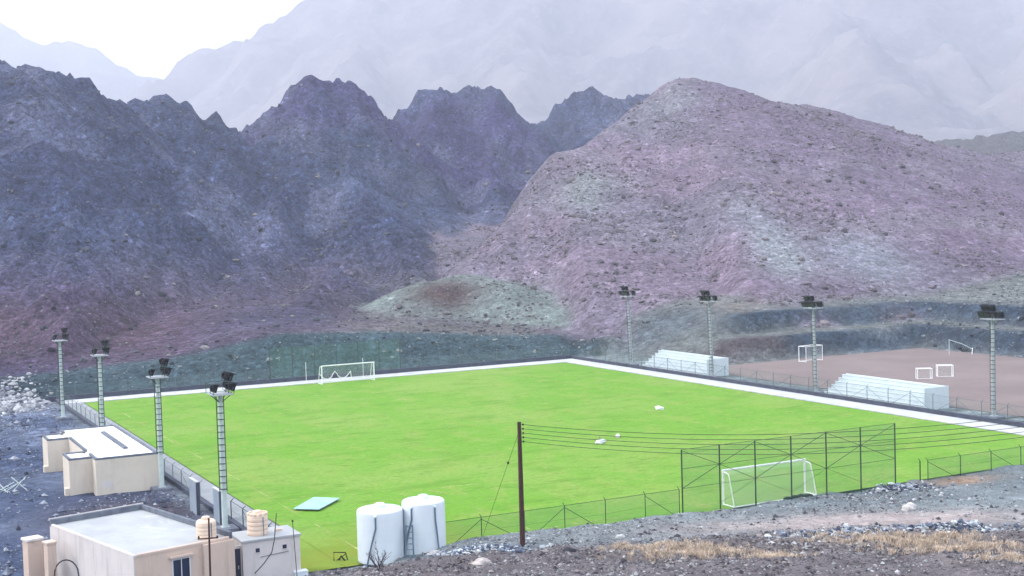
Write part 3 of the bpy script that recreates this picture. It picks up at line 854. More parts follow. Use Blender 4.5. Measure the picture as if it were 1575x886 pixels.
# ------------------------------------------------------------------ floodlight masts
def rung_mesh(): return MB().tube([(-0.24, 0, 0), (0.24, 0, 0)], 0.036, 5).mesh('rung', 'steel_dark')
RUNG = rung_mesh()
def lamp_meshes():
    hs = MB()
    hs.add([(-0.12, -0.27, -0.21), (-0.12, 0.27, -0.21), (-0.12, 0.27, 0.21), (-0.12, -0.27, 0.21), (0.16, -0.33, -0.27), (0.16, 0.33, -0.27), (0.16, 0.33, 0.27), (0.16, -0.33, 0.27)],
           [(0, 3, 2, 1), (4, 5, 6, 7), (0, 1, 5, 4), (1, 2, 6, 5), (2, 3, 7, 6), (3, 0, 4, 7)])
    hs.box(-0.22, -0.12, -0.12, 0.12, -0.10, 0.10)
    vi = MB().box(0.15, 0.36, -0.34, 0.34, 0.262, 0.285)
    gl = MB().box(0.163, 0.175, -0.29, 0.29, -0.23, 0.23)
    br = MB().tube([(0, -0.36, 0), (0, -0.36, -0.38), (0, 0.36, -0.38), (0, 0.36, 0)], 0.022, 5)
    return hs.mesh('floodlight', 'lamp'), vi.mesh('visor', 'lamp'), gl.mesh('lens', 'glass'), br.mesh('bracket', 'steel_dark')
LM = lamp_meshes()
def mast(label, u, v, H, facing, ladder_dir, pole_mat, lad0, lean=0.0):
    lsc = 1.03 if u < 0 else 1.12
    loc = F(u, v, 0)
    loc.z = -0.02 if u > 0 else min(gz(loc.x, loc.y), 0.1)
    t = thing('floodlight_mast', label, 'floodlight', loc, ROT_U, 'floodlight masts round the pitch')
    t.rotation_euler = (0, lean, ROT_U)
    MB().box(-0.75, 0.75, -0.75, 0.75, -0.4, 0.32, 0.04).build('footing', 'coping', t)
    MB().box(-0.28, 0.28, -0.28, 0.28, 0.32, 0.36).build('base_plate', 'steel', t)
    MB().tube([(0, 0, 0.34), (0, 0, H * 0.5), (0, 0, H)], [0.20, 0.18, 0.15], 12).build('pole', pole_mat, t)
    lx, ly = math.cos(ladder_dir), math.sin(ladder_dir)
    px_, py_ = -ly, lx
    for s in (-1, 1):
        bx, by = lx * 0.27 + px_ * 0.24 * s, ly * 0.27 + py_ * 0.24 * s
        MB().tube([(bx, by, lad0), (bx, by, H - 0.1)], 0.036 if u < 0 else 0.022, 5).build('ladder_rail', 'steel_dark', t)
    n = int((H - 0.3 - lad0) / 0.43)
    for k in range(n):
        link_mesh('rung', RUNG, t, (lx * 0.27, ly * 0.27, lad0 + 0.15 + k * 0.43), (0, 0, ladder_dir + math.pi / 2))
    # funnel bracket and platform
    br = MB()
    for k in range(4):
        a = math.pi / 4 + k * math.pi / 2
        br.tube([(0.1 * math.cos(a), 0.1 * math.sin(a), H - 0.55), (0.85 * math.cos(a), 0.85 * math.sin(a), H + 0.02)], 0.03, 5)
    br.build('platform_bracket', 'steel_dark', t)
    pf = MB().box(-0.7, 0.7, -0.95, 0.95, H, H + 0.06)
    pl = pf.build('platform', 'steel', t)
    rl = MB()
    cs = [(-0.7, -0.95), (0.7, -0.95), (0.7, 0.95), (-0.7, 0.95)]
    for k, (a, b) in enumerate(cs):
        c, d = cs[(k + 1) % 4]
        rl.tube([(a, b, H + 0.06), (a, b, H + 0.8)], 0.02, 5).tube([(a, b, H + 0.78), (c, d, H + 0.78)], 0.018, 5)
    rl.build('guard_rail', 'steel_dark', pl)
    fx = 1 if facing > 0 else -1
    spots = [(0.62, -0.75, 0.55), (0.62, 0.0, 0.55), (0.62, 0.75, 0.55), (0.5, -0.42, 1.22), (0.5, 0.42, 1.22)]
    for y in (-0.42, 0.42):
        MB().tube([(0.48 * fx, y, H + 0.06), (0.48 * fx, y, H + 1.2)], 0.03, 5).build('lamp_upright', 'steel_dark', t)
    extra = [(-0.55, -0.5, 0.5)]
    for k, (x, y, z) in enumerate(spots + extra):
        yaw = (0 if fx > 0 else math.pi) + random.uniform(-0.25, 0.25)
        l = link_mesh('floodlight', LM[0], t, (x * fx, y, H + z), (0, 0.42 + random.uniform(-0.1, 0.1), yaw))
        l.scale = (lsc, lsc, lsc)
        link_mesh('visor', LM[1], l); link_mesh('lens', LM[2], l); link_mesh('bracket', LM[3], l)
    return t
side = -math.pi / 2 - 0.35
mast('floodlight mast at the left, farthest one, by the fence corner', -4.5, 13.7, 8.85, 1, side, 'steel_pale', 1.6)
mast('floodlight mast rising behind the white roofed cream changing room', -4.4, 37.9, 9.0, 1, side, 'steel_pale', 1.2)
mast('floodlight mast at the front corner of the cream changing room', -4.2, 62.3, 9.05, 1, side, 'steel_pale', 3.0)
mast('floodlight mast nearest the beige house with two roof tanks', -3.75, 79.6, 9.35, 1, side, 'steel_pale', 2.8)
sr = math.pi + 0.5
mast('floodlight mast at the right, farthest one, left of the far stand', 72.4, 10.7, 9.85, -1, sr, 'steel', 0.9, -0.03)
mast('floodlight mast in front of the right end of the far stand', 72.2, 30.2, 9.85, -1, sr, 'steel', 0.9, -0.03)
mast('floodlight mast just left of the nearer stand', 72.3, 50.0, 9.85, -1, sr, 'steel', 0.9, -0.025)
mast('floodlight mast right of the nearer stand, rightmost in view', 73.3, 74.9, 9.75, -1, sr, 'steel', 0.9)

# ------------------------------------------------------------------ stands
def stand(label, u, v0, v1, n=6, th=0.345, td=0.54):
    t = thing('grandstand', label, 'stand', F(u, v0, -0.08), ROT_V, 'white stepped stands beside the pitch')
    L = v1 - v0
    for k in range(n):
        MB().box(0, L, k * td, (k + 1) * td - 0.003, 0, 0.12 + (k + 1) * th, 0.02).build('tier', 'stand', t)
        MB().box(-0.0, L, k * td - 0.05, k * td + 0.22, 0.123 + (k + 1) * th, 0.163 + (k + 1) * th, 0.01).build('nosing', 'stand', t)
    MB().box(0, L, n * td, n * td + 0.12, 0, 0.12 + n * th + 0.10, 0.02).build('back_wall', 'stand', t)
    MB().box(L, L + 0.14, -0.02, n * td + 0.12, 0, 0.16 + n * th + 0.1, 0.02).build('end_wall', 'stand', t)
stand('white stepped concrete stand, the farther one between two floodlights', 72.95, 12.6, 27.9)
stand('white stepped concrete stand, the nearer one in front of the earth field', 72.55, 51.0, 66.4)

# ------------------------------------------------------------------ earth field and its goals
dirt = MB()
for i in range(10):
    for j in range(16):
        a, b = 76.6 + i * 4.19, 76.6 + (i + 1) * 4.19
        c, d = -(18.6 + j * 4.2), -(18.6 + (j + 1) * 4.2)
        dirt.quad((a, d, -0.03), (b, d, -0.03), (b, c, -0.03), (a, c, -0.03))
dirt = dirt.build('earth_field', 'dirt', None, F(0, 0, 0), (0, 0, ROT_U))
tag(dirt, kind='structure')

def goal(name, label, loc, rotz, w, h, dep, r, net=True, topdep=None, mats='goal', group=None):
    """mouth in the local xz plane, net towards +y"""
    topdep = dep * 0.55 if topdep is None else topdep
    t = thing(name, label, 'goal', loc, rotz, group)
    for s in (-1, 1):
        x = s * w / 2
        MB().tube([(x, 0, 0), (x, 0, h)], r, 8).build('upright', mats, t)
        if topdep > 0.02:
            MB().tube([(x, 0, h - r), (x, topdep * 0.8, h - r * 2), (x, topdep, h - 0.25), (x, dep, 0.05)], r * 0.55, 6).build('stanchion', mats, t)
        else:
            MB().tube([(x, 0, h - r), (x, dep, 0.05)], r * 0.55, 6).build('stanchion', mats, t)
        MB().tube([(x, 0, 0.04), (x, dep, 0.04)], r * 0.6, 6).build('side_bar', mats, t)
    MB().tube([(-w / 2 - r, 0, h), (w / 2 + r, 0, h)], r, 8).build('crossbar', mats, t)
    MB().tube([(-w / 2, dep, 0.04), (w / 2, dep, 0.04)], r * 0.6, 6).build('ground_bar', mats, t)
    if net:
        MB().quad((-w / 2, dep, 0), (w / 2, dep, 0), (w / 2, topdep, h - 0.2), (-w / 2, topdep, h - 0.2)).build('back_net', 'goalnet', t)
        MB().quad((-w / 2, 0, h), (w / 2, 0, h), (w / 2, topdep, h - 0.2), (-w / 2, topdep, h - 0.2)).build('roof_net', 'goalnet_top', t)
        for s in (-1, 1):
            x = s * w / 2
            MB().quad((x, 0, 0), (x, dep, 0), (x, topdep, h - 0.2), (x, 0, h)).build('side_net', 'goalnet_side', t)
    return t
goal('football_goal', 'white football goal with net in front of the tall ball stop', F(32.4, 91.6, 0), ROT_U + math.pi, 7.32, 2.44, 1.25, 0.075, True)

fg = goal('football_goal', 'white far football goal with its net looped up', F(33.57, 1.9, 0), ROT_U, 7.32, 2.44, 1.5, 0.075, False)
pts, n = [], 40
for k in range(n + 1):
    x = -3.66 + 4.4 * k / n
    ph = (k / n * 2) % 1.0
    pts.append((x, 1.1, 1.38 - 0.85 * math.sin(math.pi * ph) ** 0.9 + (0.15 if 0.4 < k / n < 0.6 else 0)))
MB().tube(pts, 0.05, 5).build('net_edge_rope', 'goal', fg)
MB().tube([pts[-1], (0.95, 1.3, 0.05)], 0.05, 5).build('net_edge_rope', 'goal', fg)
m = MB()
for a, b in zip(pts[:-1], pts[1:]):
    m.quad(a, b, (b[0], 0.85, 2.3), (a[0], 0.85, 2.3))
m.quad((0.74, 1.5, 0), (3.66, 1.5, 0), (3.66, 0.85, 2.3), (0.74, 0.85, 2.3))
m.build('back_net', 'goalnet', fg)
MB().quad((-3.66, 0, 2.44), (3.66, 0, 2.44), (3.66, 0.85, 2.3), (-3.66, 0.85, 2.3)).build('roof_net', 'goalnet_top', fg)
MB().quad((3.66, 0, 0), (3.66, 1.5, 0), (3.66, 0.85, 2.3), (3.66, 0, 2.44)).build('side_net', 'goalnet_side', fg)
for u, lab in ((28.9, 'thin white corner pole left of the far goal'), (37.0, 'thin white corner pole right of the far goal')):
    q = thing('marker_pole', lab, 'pole', F(u, -1.6, 0.06), 0)
    MB().tube([(0, 0, 0), (0, 0, 2.7)], 0.03, 6).build('shaft', 'goal', q)
    MB().lathe([(0.14, 0), (0.14, 0.05), (0.04, 0.08)], 12).build('foot', 'goal', q)

p, q = F(33.0, 92.95, 0.0), F(35.6, 92.95, 0.0)
t = thing('rolled_net', 'black rolled netting lying behind the near goal', 'net', p, ROT_U)
MB().tube([(0.1 * k * 2.6, 0.05 * math.sin(k * 1.7), 0.11 + gz(*F(33.0 + 0.26 * k, 92.95)[:2]) + 0.04 * math.sin(k * 2.3)) for k in range(11)], [0.06, 0.10, 0.12, 0.10, 0.13, 0.11, 0.13, 0.10, 0.12, 0.09, 0.05], 9).build('roll', 'hose', t)
for k in (2.5, 6.5):
    MB().lathe([(0.145, -0.03), (0.145, 0.03)], 12).build('tie', 'steel', t, (0.26 * k, 0.02, 0.11 + gz(*F(33.0 + 0.26 * k, 92.95)[:2])), (0, math.pi / 2, 0))

def earth_goal(label, u, v, rot, w, h, d):
    p = F(u, v, -0.03)
    t = thing('small_goal', label, 'goal', p, rot, 'small goals on the earth field')
    r = 0.055
    for s in (-1, 1):
        x = s * w / 2
        MB().tube([(x, 0, 0), (x, 0, h)], r, 6).build('upright', 'goal', t)
        MB().tube([(x, d, 0.0), (x, d, h)], r * 0.7, 6).build('rear_upright', 'goal', t)
        MB().tube([(x, 0, h), (x, d, h)], r * 0.7, 6).tube([(x, 0, 0.05), (x, d, 0.05)], r * 0.7, 6).build('side_bar', 'goal', t)
    MB().tube([(-w / 2 - r, 0, h), (w / 2 + r, 0, h)], r, 6).build('crossbar', 'goal', t)
    MB().tube([(-w / 2, d, h), (w / 2, d, h)], r * 0.7, 6).tube([(-w / 2, 0, 0.05), (w / 2, 0, 0.05)], r * 0.7, 6).build('rear_bar', 'goal', t)
    MB().quad((-w / 2, d, 0.05), (w / 2, d, 0.05), (w / 2, d, h), (-w / 2, d, h)).build('back_net', 'goalnet', t)
earth_goal('open white goal frame at the far edge of the earth field', 94.9, 21.3, ROT_U + 0.15, 3.4, 2.15, -1.3)
earth_goal('left one of the two small white goals standing close together', 91.6, 47.2, ROT_U - 0.55, 1.75, 1.25, 0.9)
earth_goal('right one of the two small white goals standing close together', 95.0, 47.2, ROT_U - 0.62, 1.85, 1.4, 0.9)
p = at(1460, 541, 187); p.z = -0.03
t = thing('broken_goal', 'collapsed goal with one upright standing by the gravel bank', 'goal', p, 0)
MB().tube([(0, 0, 0), (0, 0, 2.25)], 0.05, 6).build('upright', 'steel_pale', t)
MB().tube([(-0.05, 0, 2.2), (1.9, 0.2, 1.55), (3.4, 0.4, 0.75)], 0.05, 6).build('crossbar', 'steel_pale', t)
m = MB()
for k in range(9):
    a = k / 8
    m.tube([(0.3 + 3 * a, 0.1 + 0.3 * a, 2.0 - 1.2 * a), (1.2 + 2.3 * a, 0.5, 0.9 - 0.5 * a), (2.2 + 1.4 * a, 0.6, 0.35)], 0.035, 5)
m.build('torn_net', 'lamp', t)
MB().tube([(3.3, 0.2, 0.0), (3.5, 0.5, 0.9)], 0.06, 6).build('fallen_upright', 'goal', t)

# ------------------------------------------------------------------ changing room with the white roof
t = thing('changing_room', 'cream block with white flat roof and two side wings', 'building', F(-9.05, 61.4, 0), ROT_U)
MB().box(0, 4.85, 0, 18.2, -0.3, 2.8).build('wall', 'cream', t)
rf = MB().box(0.22, 4.63, 0.22, 17.98, 2.803, 2.86).build('roof', 'roof_white', t)
cp = MB()
cp.box(0, 4.85, 0, 0.215, 2.803, 2.96).box(0, 4.85, 17.985, 18.2, 2.803, 2.96).box(4.64, 4.85, 0.218, 17.98, 2.803, 2.96)
cp.box(0, 0.215, 0.218, 3.0, 2.803, 2.96).box(0, 0.215, 4.9, 13.0, 2.803, 2.96).box(0, 0.215, 16.6, 17.98, 2.803, 2.96)
cp.build('coping', 'coping', t)
MB().box(2.9, 3.25, 3.9, 14.2, 2.865, 3.02).build('roof_beam', 'coping', t)
for y0, y1 in ((1.5, 4.75), (13.2, 16.4)):
    w = MB().box(-1.75, -0.003, y0, y1, -0.3, 2.74).build('wing', 'cream', t)
    MB().box(-1.55, -0.25, y0 + 0.2, y1 - 0.2, 2.743, 2.79).build('wing_roof', 'roof_white', w)
    MB().box(-1.75, -0.003, y0, y0 + 0.19, 2.743, 2.9).box(-1.75, -0.003, y1 - 0.19, y1, 2.743, 2.9).box(-1.75, -1.56, y0 + 0.193, y1 - 0.193, 2.743, 2.9).build('wing_coping', 'coping', w)
    MB().box(-2.1, -1.755, y0 + 0.15, y0 + 0.75, -0.3, 0.55, 0.03).build('step', 'cream', w)
MB().box(0.45, 1.25, -0.012, -0.003, 0.55, 1.1).build('patched_plaster', 'whitewash', t)

# ------------------------------------------------------------------ beige house with its roof
HR = math.atan2(0.66, 0.75)
t = thing('house', 'flat roofed beige house with pale roof in the lower left corner', 'house', (-20.6, 69.7, 0), HR)
MB().box(0.003, 5.9, 0, 11.2, -0.3, 3.0).build('wall', 'beige', t)
MB().box(-0.05, 0, -0.02, 11.2, -0.3, 3.0).build('side_wall', 'whitewash', t)
MB().box(0, 5.7, 0.05, 11.0, 3.003, 3.08).build('roof', 'screed', t)
cp = MB()
m = MB().box(-0.05, 5.9, 11.0, 11.2, 3.003, 3.42, 0.02).build('parapet', 'coping', t)
m = MB().box(5.7, 5.9, 0.0, 10.99, 3.003, 3.4, 0.02).build('parapet', 'coping', t)
MB().box(-0.06, 0.12, -0.03, 10.98, 3.004, 3.16, 0.03).build('parapet', 'whitewash', t)
MB().box(0.13, 5.69, -0.03, 0.16, 3.004, 3.15, 0.03).build('parapet', 'beige', t)
MB().box(-0.08, 5.95, 11.18, 11.25, 3.35, 3.46).build('parapet_cap', 'whitewash', t)
MB().box(4.0, 5.9, -0.22, -0.003, -0.3, 2.98).build('pier', 'beige', t)
w = MB().box(2.15, 3.25, -0.05, -0.004, 1.15, 2.5).build('window', 'alu', t)
for x in (2.22, 2.73):
    MB().box(x, x + 0.45, -0.062, -0.052, 1.22, 2.43).build('pane', 'pane', w)
MB().box(2.05, 3.35, -0.12, -0.004, 1.04, 1.12).build('window_sill', 'beige', w)
MB().box(2.0, 3.4, -0.20, -0.004, 2.56, 2.66).build('window_hood', 'beige', w)

def small_tank(label, loc, r, h, crown):
    t = thing('water_tank', label, 'water tank', loc, 0, 'small cream roof tanks')
    prof = [(r * 0.96, 0), (r, 0.05)]
    for k in range(4):
        z = 0.05 + (h - 0.2) * (k + 1) / 4
        prof += [(r, z - 0.05), (r * 0.975, z - 0.025), (r, z)]
    prof += [(r * 0.94, h - 0.06), (r * 0.8, h)]
    MB().lathe(prof, 24).build('shell', 'tank_cream', t)
    if crown:
        for k in range(12):
            a = 2 * math.pi * k / 12
            b = MB().box(-0.06, 0.06, -0.09, 0.09, 0, 0.14, 0.015).build('crown_lug', 'tank_cream', t, (0.9 * r * math.cos(a), 0.9 * r * math.sin(a), h - 0.06), (0, 0, a))
    MB().lathe([(r * 0.42, h), (r * 0.42, h + 0.13), (r * 0.36, h + 0.18)], 18).build('lid', 'tank_cream', t)
    MB().tube([(r * 0.7, -r * 0.75, h * 0.9), (r * 0.75, -r * 0.9, 0.3), (r * 0.75, -r * 0.9, -0.1)], 0.025, 6).build('pipe', 'pipe', t)
_hx = lambda x, y: (-20.6 + x * math.cos(HR) - y * math.sin(HR), 69.7 + x * math.sin(HR) + y * math.cos(HR))
small_tank('cream water tank with a lid on the beige house roof', (*_hx(4.75, 0.85), 3.08), 0.56, 1.05, False)
small_tank('cream water tank with a notched rim on the annex roof', (*F(-5.2, 92.6)[:2], 2.62), 0.60, 1.22, True)

# annex and the dark door beside it
t = thing('annex', 'small whitewashed annex with two tiny windows below the notched tank', 'building', F(-6.45, 93.75, 0), ROT_U)
MB().box(0, 3.4, 0, 2.5, -0.3, 2.5).build('wall', 'whitewash', t)
MB().box(-0.08, 3.48, -0.08, 2.56, 2.503, 2.62, 0.02).build('roof', 'screed', t)
for x in (0.75, 2.35):
    w = MB().box(x, x + 0.24, -0.012, -0.003, 1.85, 2.08).build('window', 'pane', t)
    MB().box(x - 0.04, x + 0.28, -0.03, -0.003, 1.80, 1.845).build('window_sill', 'whitewash', w)
MB().tube([(1.0, -0.03, 1.55), (2.7, -0.03, 1.68)], 0.02, 5).build('conduit', 'coping', t)
MB().box(2.3, 2.7, 1.2, 1.4, 2.622, 2.75, 0.02).build('roof_brick', 'beige', t)
pd = at(357, 850, 74.6); pd.z = 0
t = thing('steel_door', 'dark blue steel door between the beige house and the annex', 'door', pd, ROT_U - 0.05)
MB().box(-0.46, 0.46, -0.03, 0.03, -0.1, 2.12).build('leaf', 'door', t)
MB().box(-0.56, -0.463, -0.06, 0.06, -0.1, 2.3).box(0.463, 0.56, -0.06, 0.06, -0.1, 2.3).box(-0.46, 0.46, -0.06, 0.06, 2.15, 2.3).build('frame', 'whitewash', t)
MB().box(0.30, 0.36, -0.07, -0.033, 0.95, 1.15).build('handle', 'steel', t)

# entrance pillars left of the house
p = at(50, 830, 76.5); p.z = gz(p.x, p.y)
t = thing('gate_pillar', 'beige gate pillar with pale cap at the left edge of the house', 'pillar', p, HR)
MB().box(-0.45, 0.45, -0.4, 0.4, -0.3, 2.5).build('shaft', 'beige', t)
MB().box(-0.52, 0.52, -0.47, 0.47, 2.503, 2.64, 0.03).build('cap', 'whitewash', t)
p = at(75, 828, 75.4); p.z = gz(p.x, p.y)
t = thing('gate_pillar', 'slim beige gate pillar against the white side wall of the house', 'pillar', p, HR)
MB().box(-0.22, 0.3, -0.3, 0.3, -0.3, 2.62).build('shaft', 'beige', t)
MB().box(-0.28, 0.34, -0.36, 0.36, 2.623, 2.74, 0.03).build('cap', 'beige', t)
p = at(64, 840, 76.6); p.z = gz(p.x, p.y)
t = thing('steel_door', 'dark metal gate between the two beige pillars', 'door', p, HR)
MB().box(-0.28, 0.28, -0.03, 0.03, -0.1, 2.3).build('leaf', 'door', t)
MB().box(0.1, 0.16, -0.07, -0.033, 0.95, 1.1).build('handle', 'steel', t)

# hose loop, thin pole with cross arm, cables round the house
a, b, c = at(84, 884, 67.0), at(106, 861, 67.0), at(121, 884, 67.0)
pts = [Vector((a.x, a.y, -0.1 + gz(a.x, a.y))), a]
for k in range(1, 10):
    ph = math.pi * k / 10
    pts.append(Vector((a.x + (c.x - a.x) * (0.5 - 0.5 * math.cos(ph)), a.y, a.z + (b.z - a.z) * math.sin(ph))))
pts += [c, Vector((c.x, c.y, -0.1 + gz(c.x, c.y)))]
MB().tube(pts, 0.035, 7).build('hose', 'hose')
tag(bpy.data.objects['hose'], 'black hose hooped up in front of the white side wall', 'hose')

p = at(322, 860, 66.8); zb_ = gz(p.x, p.y)
top = at(325, 797, 66.8)
t = thing('utility_pole', 'thin rusty pole with cross arm in front of the beige house', 'pole', (p.x, p.y, zb_), 0)
MB().tube([(0, 0, -0.3), (0.02, 0, (top.z - zb_) * 0.5), (0.05, 0, top.z - zb_)], [0.06, 0.055, 0.045], 8).build('shaft', 'wood', t)
hc = at(322, 828, 66.8).z - zb_
MB().tube([(-0.55, 0, hc - 0.02), (0.5, 0, hc + 0.02)], 0.035, 6).build('cross_arm', 'wood', t)
for x in (-0.5, 0.45):
    MB().lathe([(0.04, hc + 0.02), (0.05, hc + 0.07), (0.03, hc + 0.13)], 8, (x, 0)).build('insulator', 'lamp', t)
MB().tube([at(425, 790, 75.0), at(422, 830, 73.9), at(418, 850, 73.3), at(405, 868, 72.6), at(392, 882, 72.0)], 0.03, 6).build('cable', 'hose')
tag(bpy.data.objects['cable'], 'black cable hanging down the front of the annex', 'cable')
p = at(456, 848, 75.5); zb_ = gz(p.x, p.y)
t = thing('antenna_pole', 'thin leaning antenna pole at the right end of the annex', 'pole', (p.x, p.y, zb_), 0)
q = at(450, 803, 75.5)
MB().tube([(0, 0, -0.2), (q.x - p.x, 0, q.z - zb_)], 0.022, 6).build('shaft', 'post', t)
MB().lathe([(0.02, 0), (0.06, 0.04), (0.05, 0.1), (0.01, 0.13)], 10).build('tip', 'lamp', t, (q.x - p.x, 0, q.z - zb_))

# standing grey panels at the side entrance
for lab, u, v, L, h in (('large grey metal panel standing by the left fence', -3.95, 70.9, 2.1, 2.45), ('narrow grey metal panel partly behind the nearest left mast', -3.25, 75.0, 1.7, 2.3)):
    p = F(u, v, 0); p.z = min(gz(p.x, p.y), 0.05)
    t = thing('standing_screen', lab, 'screen', p, ROT_V, 'grey panels at the side entrance')
    MB().box(0, L, -0.09, 0.09, -0.15, h - 0.06).build('sheet', 'panel', t)
    MB().box(-0.04, L + 0.04, -0.12, 0.12, h - 0.057, h).build('top_rail', 'concrete', t)
    MB().box(L + 0.003, L + 0.12, -0.12, 0.12, -0.15, h - 0.06).build('end_post', 'kerb', t)

# ------------------------------------------------------------------ big white tanks
def big_tank(label, u, v, z, r, h, pipes):
    t = thing('water_tank', label, 'water tank', F(u, v, z), 0, 'big white water tanks')
    prof = [(r * 0.985, 0), (r, 0.06)]
    nb = 9
    for k in range(nb):
        z0, z1 = 0.06 + (h - 0.15) * k / nb, 0.06 + (h - 0.15) * (k + 1) / nb
        prof += [(r, z0 + 0.04), (r, z1 - 0.05), (r * 0.998, z1 - 0.015)]
    prof += [(r * 1.0, h - 0.04), (r * 0.985, h + 0.12), (r * 0.93, h + 0.19), (r * 0.30, h + 0.27)]
    MB().lathe(prof, 40).build('shell', 'tank', t)
    MB().lathe([(r * 0.25, h + 0.24), (r * 0.25, h + 0.42), (r * 0.2, h + 0.50), (0.05, h + 0.52)], 20).build('lid', 'tank', t)
    for a0, a1 in pipes:
        ca, sa, cb, sb = math.cos(a0), math.sin(a0), math.cos(a1), math.sin(a1)
        o = r + 0.04
        MB().tube([(ca * (r * 0.93), sa * (r * 0.93), h - 0.02), (ca * o, sa * o, h - 0.12), (ca * o * 1.01, sa * o * 1.01, h * 0.75), ((ca + cb) / 2 * o * 1.05, (sa + sb) / 2 * o * 1.05, h * 0.4), (cb * o * 1.08, sb * o * 1.08, -0.1)], 0.05, 7).build('outlet_pipe', 'pipe', t)
        MB().lathe([(0.09, -0.05), (0.11, 0.02), (0.07, 0.09)], 10).build('pipe_elbow', 'tank', t, (ca * r * 0.98, sa * r * 0.98, h - 0.04))
    return t
zt = min(gz(*F(2.3, 92.9)[:2]), 0.4)
D = math.radians
big_tank('white ribbed water tank, the left one of the big pair', 2.25, 93.0, 0.15, 1.40, 2.95, [(D(-95), D(-118))])
big_tank('white ribbed water tank, the right one of the big pair with ladder', 4.95, 93.4, 0.25, 1.325, 3.12, [(D(-118), D(-150)), (D(-55), D(-48))])
p = at(631, 846, 78.6); zb_ = gz(p.x, p.y)
t = thing('ladder', 'dark blue metal ladder leaning on the right white tank', 'ladder', (p.x, p.y - 0.55, max(zb_, 0.3)), 0)
t.rotation_euler = (math.radians(-12), 0, 0)
for s in (-1, 1):
    MB().tube([(s * 0.24, 0, -0.1), (s * 0.19, 0, 1.95)], 0.05, 6).build('rail', 'pipe', t)
for k in range(6):
    MB().tube([(-0.23, 0, 0.15 + k * 0.34), (0.23, 0, 0.15 + k * 0.34)], 0.03, 5).build('rung', 'pipe', t)

# dark frame and crate beside the tanks
p = F(0.5, 91.2, 0.0); p = at(524, 850, 79.8); zb_ = gz(p.x, p.y)
t = thing('steel_frame', 'small dark rectangular metal frame left of the white tanks', 'frame', (p.x, p.y, zb_), 0.1)
m = MB().tube([(-0.42, 0, 0), (-0.42, 0, 0.6), (0.3, 0, 0.55), (0.42, 0, 0)], 0.035, 6)
m.build('outer_frame', 'lamp', t)
MB().tube([(-0.3, 0.05, 0.05), (0.3, 0.05, 0.45)], 0.025, 5).build('brace', 'lamp', t)
MB().tube([(-0.1, 0.05, 0.1), (0.0, 0.0, 0.35), (0.3, -0.1, 0.02)], 0.06, 6).build('bundle', 'hose', t)
p = at(461, 856, 76.0); zb_ = gz(p.x, p.y)
t = thing('storage_box', 'pale blue box beside the right end of the annex', 'box', (p.x, p.y, zb_), ROT_U)
MB().box(-0.4, 0.4, -0.25, 0.25, -0.2, 0.42, 0.02).build('body', 'tank', t)
MB().box(-0.42, 0.42, -0.27, 0.27, 0.423, 0.48, 0.015).build('lid', 'tank', t)

# ------------------------------------------------------------------ utility pole and power cables
pb = ground_at(804, 842); pb.z = gz(pb.x, pb.y)
ztop = at(799, 649, pb.y).z
t = thing('utility_pole', 'dark wooden utility pole with five cables on the bank', 'pole', pb, 0)
MB().tube([(0, 0, -0.5), (0, 0, (ztop - pb.z) * 0.5), (0, 0, ztop - pb.z)], [0.165, 0.145, 0.115], 12).build('shaft', 'wood', t)
for k in range(5):
    z = ztop - 0.16 - 0.25 * k - pb.z
    MB().tube([(0.08, 0, z), (0.2, 0, z)], 0.015, 5).build('insulator_pin', 'steel_dark', t)
    MB().lathe([(0.03, z - 0.055), (0.055, z - 0.03), (0.035, z), (0.055, z + 0.03), (0.03, z + 0.055)], 10, (0.22, 0)).build('insulator', 'lamp', t)
sa, sb = Vector((0, 0, ztop - 0.5)), at(738, 806, 83.5)
sb = sb - pb; sb.z = gz(sb.x + pb.x, sb.y + pb.y) - pb.z
sa.z -= pb.z
MB().tube([sa, sb], 0.012, 5).build('stay_wire', 'post', t)
k = sa.lerp(sb, 0.27)
MB().lathe([(0.02, -0.08), (0.06, -0.04), (0.06, 0.04), (0.02, 0.08)], 8).build('stay_insulator', 'lamp', t, k)
END = at(1900, 588, 66.0)
names_ = ['topmost', 'second from top', 'middle', 'second from bottom', 'lowest']
for i in range(5):
    a = Vector((pb.x + 0.22, pb.y, ztop - 0.16 - 0.25 * i))
    b = END + Vector((0, 0, -0.25 * i))
    pts = []
    for k in range(41):
        s = k / 40
        q = a.lerp(b, s)
        q.z -= 4 * (1.45 + 0.03 * i) * s * (1 - s)
        pts.append(q)
    o = MB().tube(pts, 0.016, 5).build('power_cable', 'cable')
    tag(o, f'{names_[i]} of the five cables from the wooden utility pole', 'cable', 'power cables above the pitch')

# ------------------------------------------------------------------ things lying on the pitch
pc = (F(2.3, 75.5) + F(4.8, 72.8) + F(6.3, 74.2) + F(3.7, 77.0)) / 4
t = thing('board', 'flat mint green board lying on low legs near the left touchline', 'board', (pc.x, pc.y, 0.005), 0)
cr = [(F(u, v) - pc) for u, v in ((2.3, 75.6), (3.75, 77.0), (6.35, 74.2), (4.8, 72.8))]
lo, hi = [(q.x, q.y, 0.13 + 0.02 * i) for i, q in enumerate(cr)], [(q.x, q.y, 0.155 + 0.02 * i) for i, q in enumerate(cr)]
MB().add(lo + hi, [(3, 2, 1, 0), (4, 5, 6, 7), (0, 1, 5, 4), (1, 2, 6, 5), (2, 3, 7, 6), (3, 0, 4, 7)]).build('panel', 'sheet', t)
for q in cr:
    MB().tube([(q.x * 0.85, q.y * 0.85, 0), (q.x * 0.85, q.y * 0.85, 0.135)], 0.04, 6).build('leg', 'steel_dark', t)
e = MB()
for i in range(4):
    a, b = cr[i], cr[(i + 1) % 4]
    e.tube([(a.x, a.y, 0.12 + 0.02 * i), (b.x, b.y, 0.12 + 0.02 * ((i + 1) % 4))], 0.03, 5)
e.build('rim', 'panel', t)

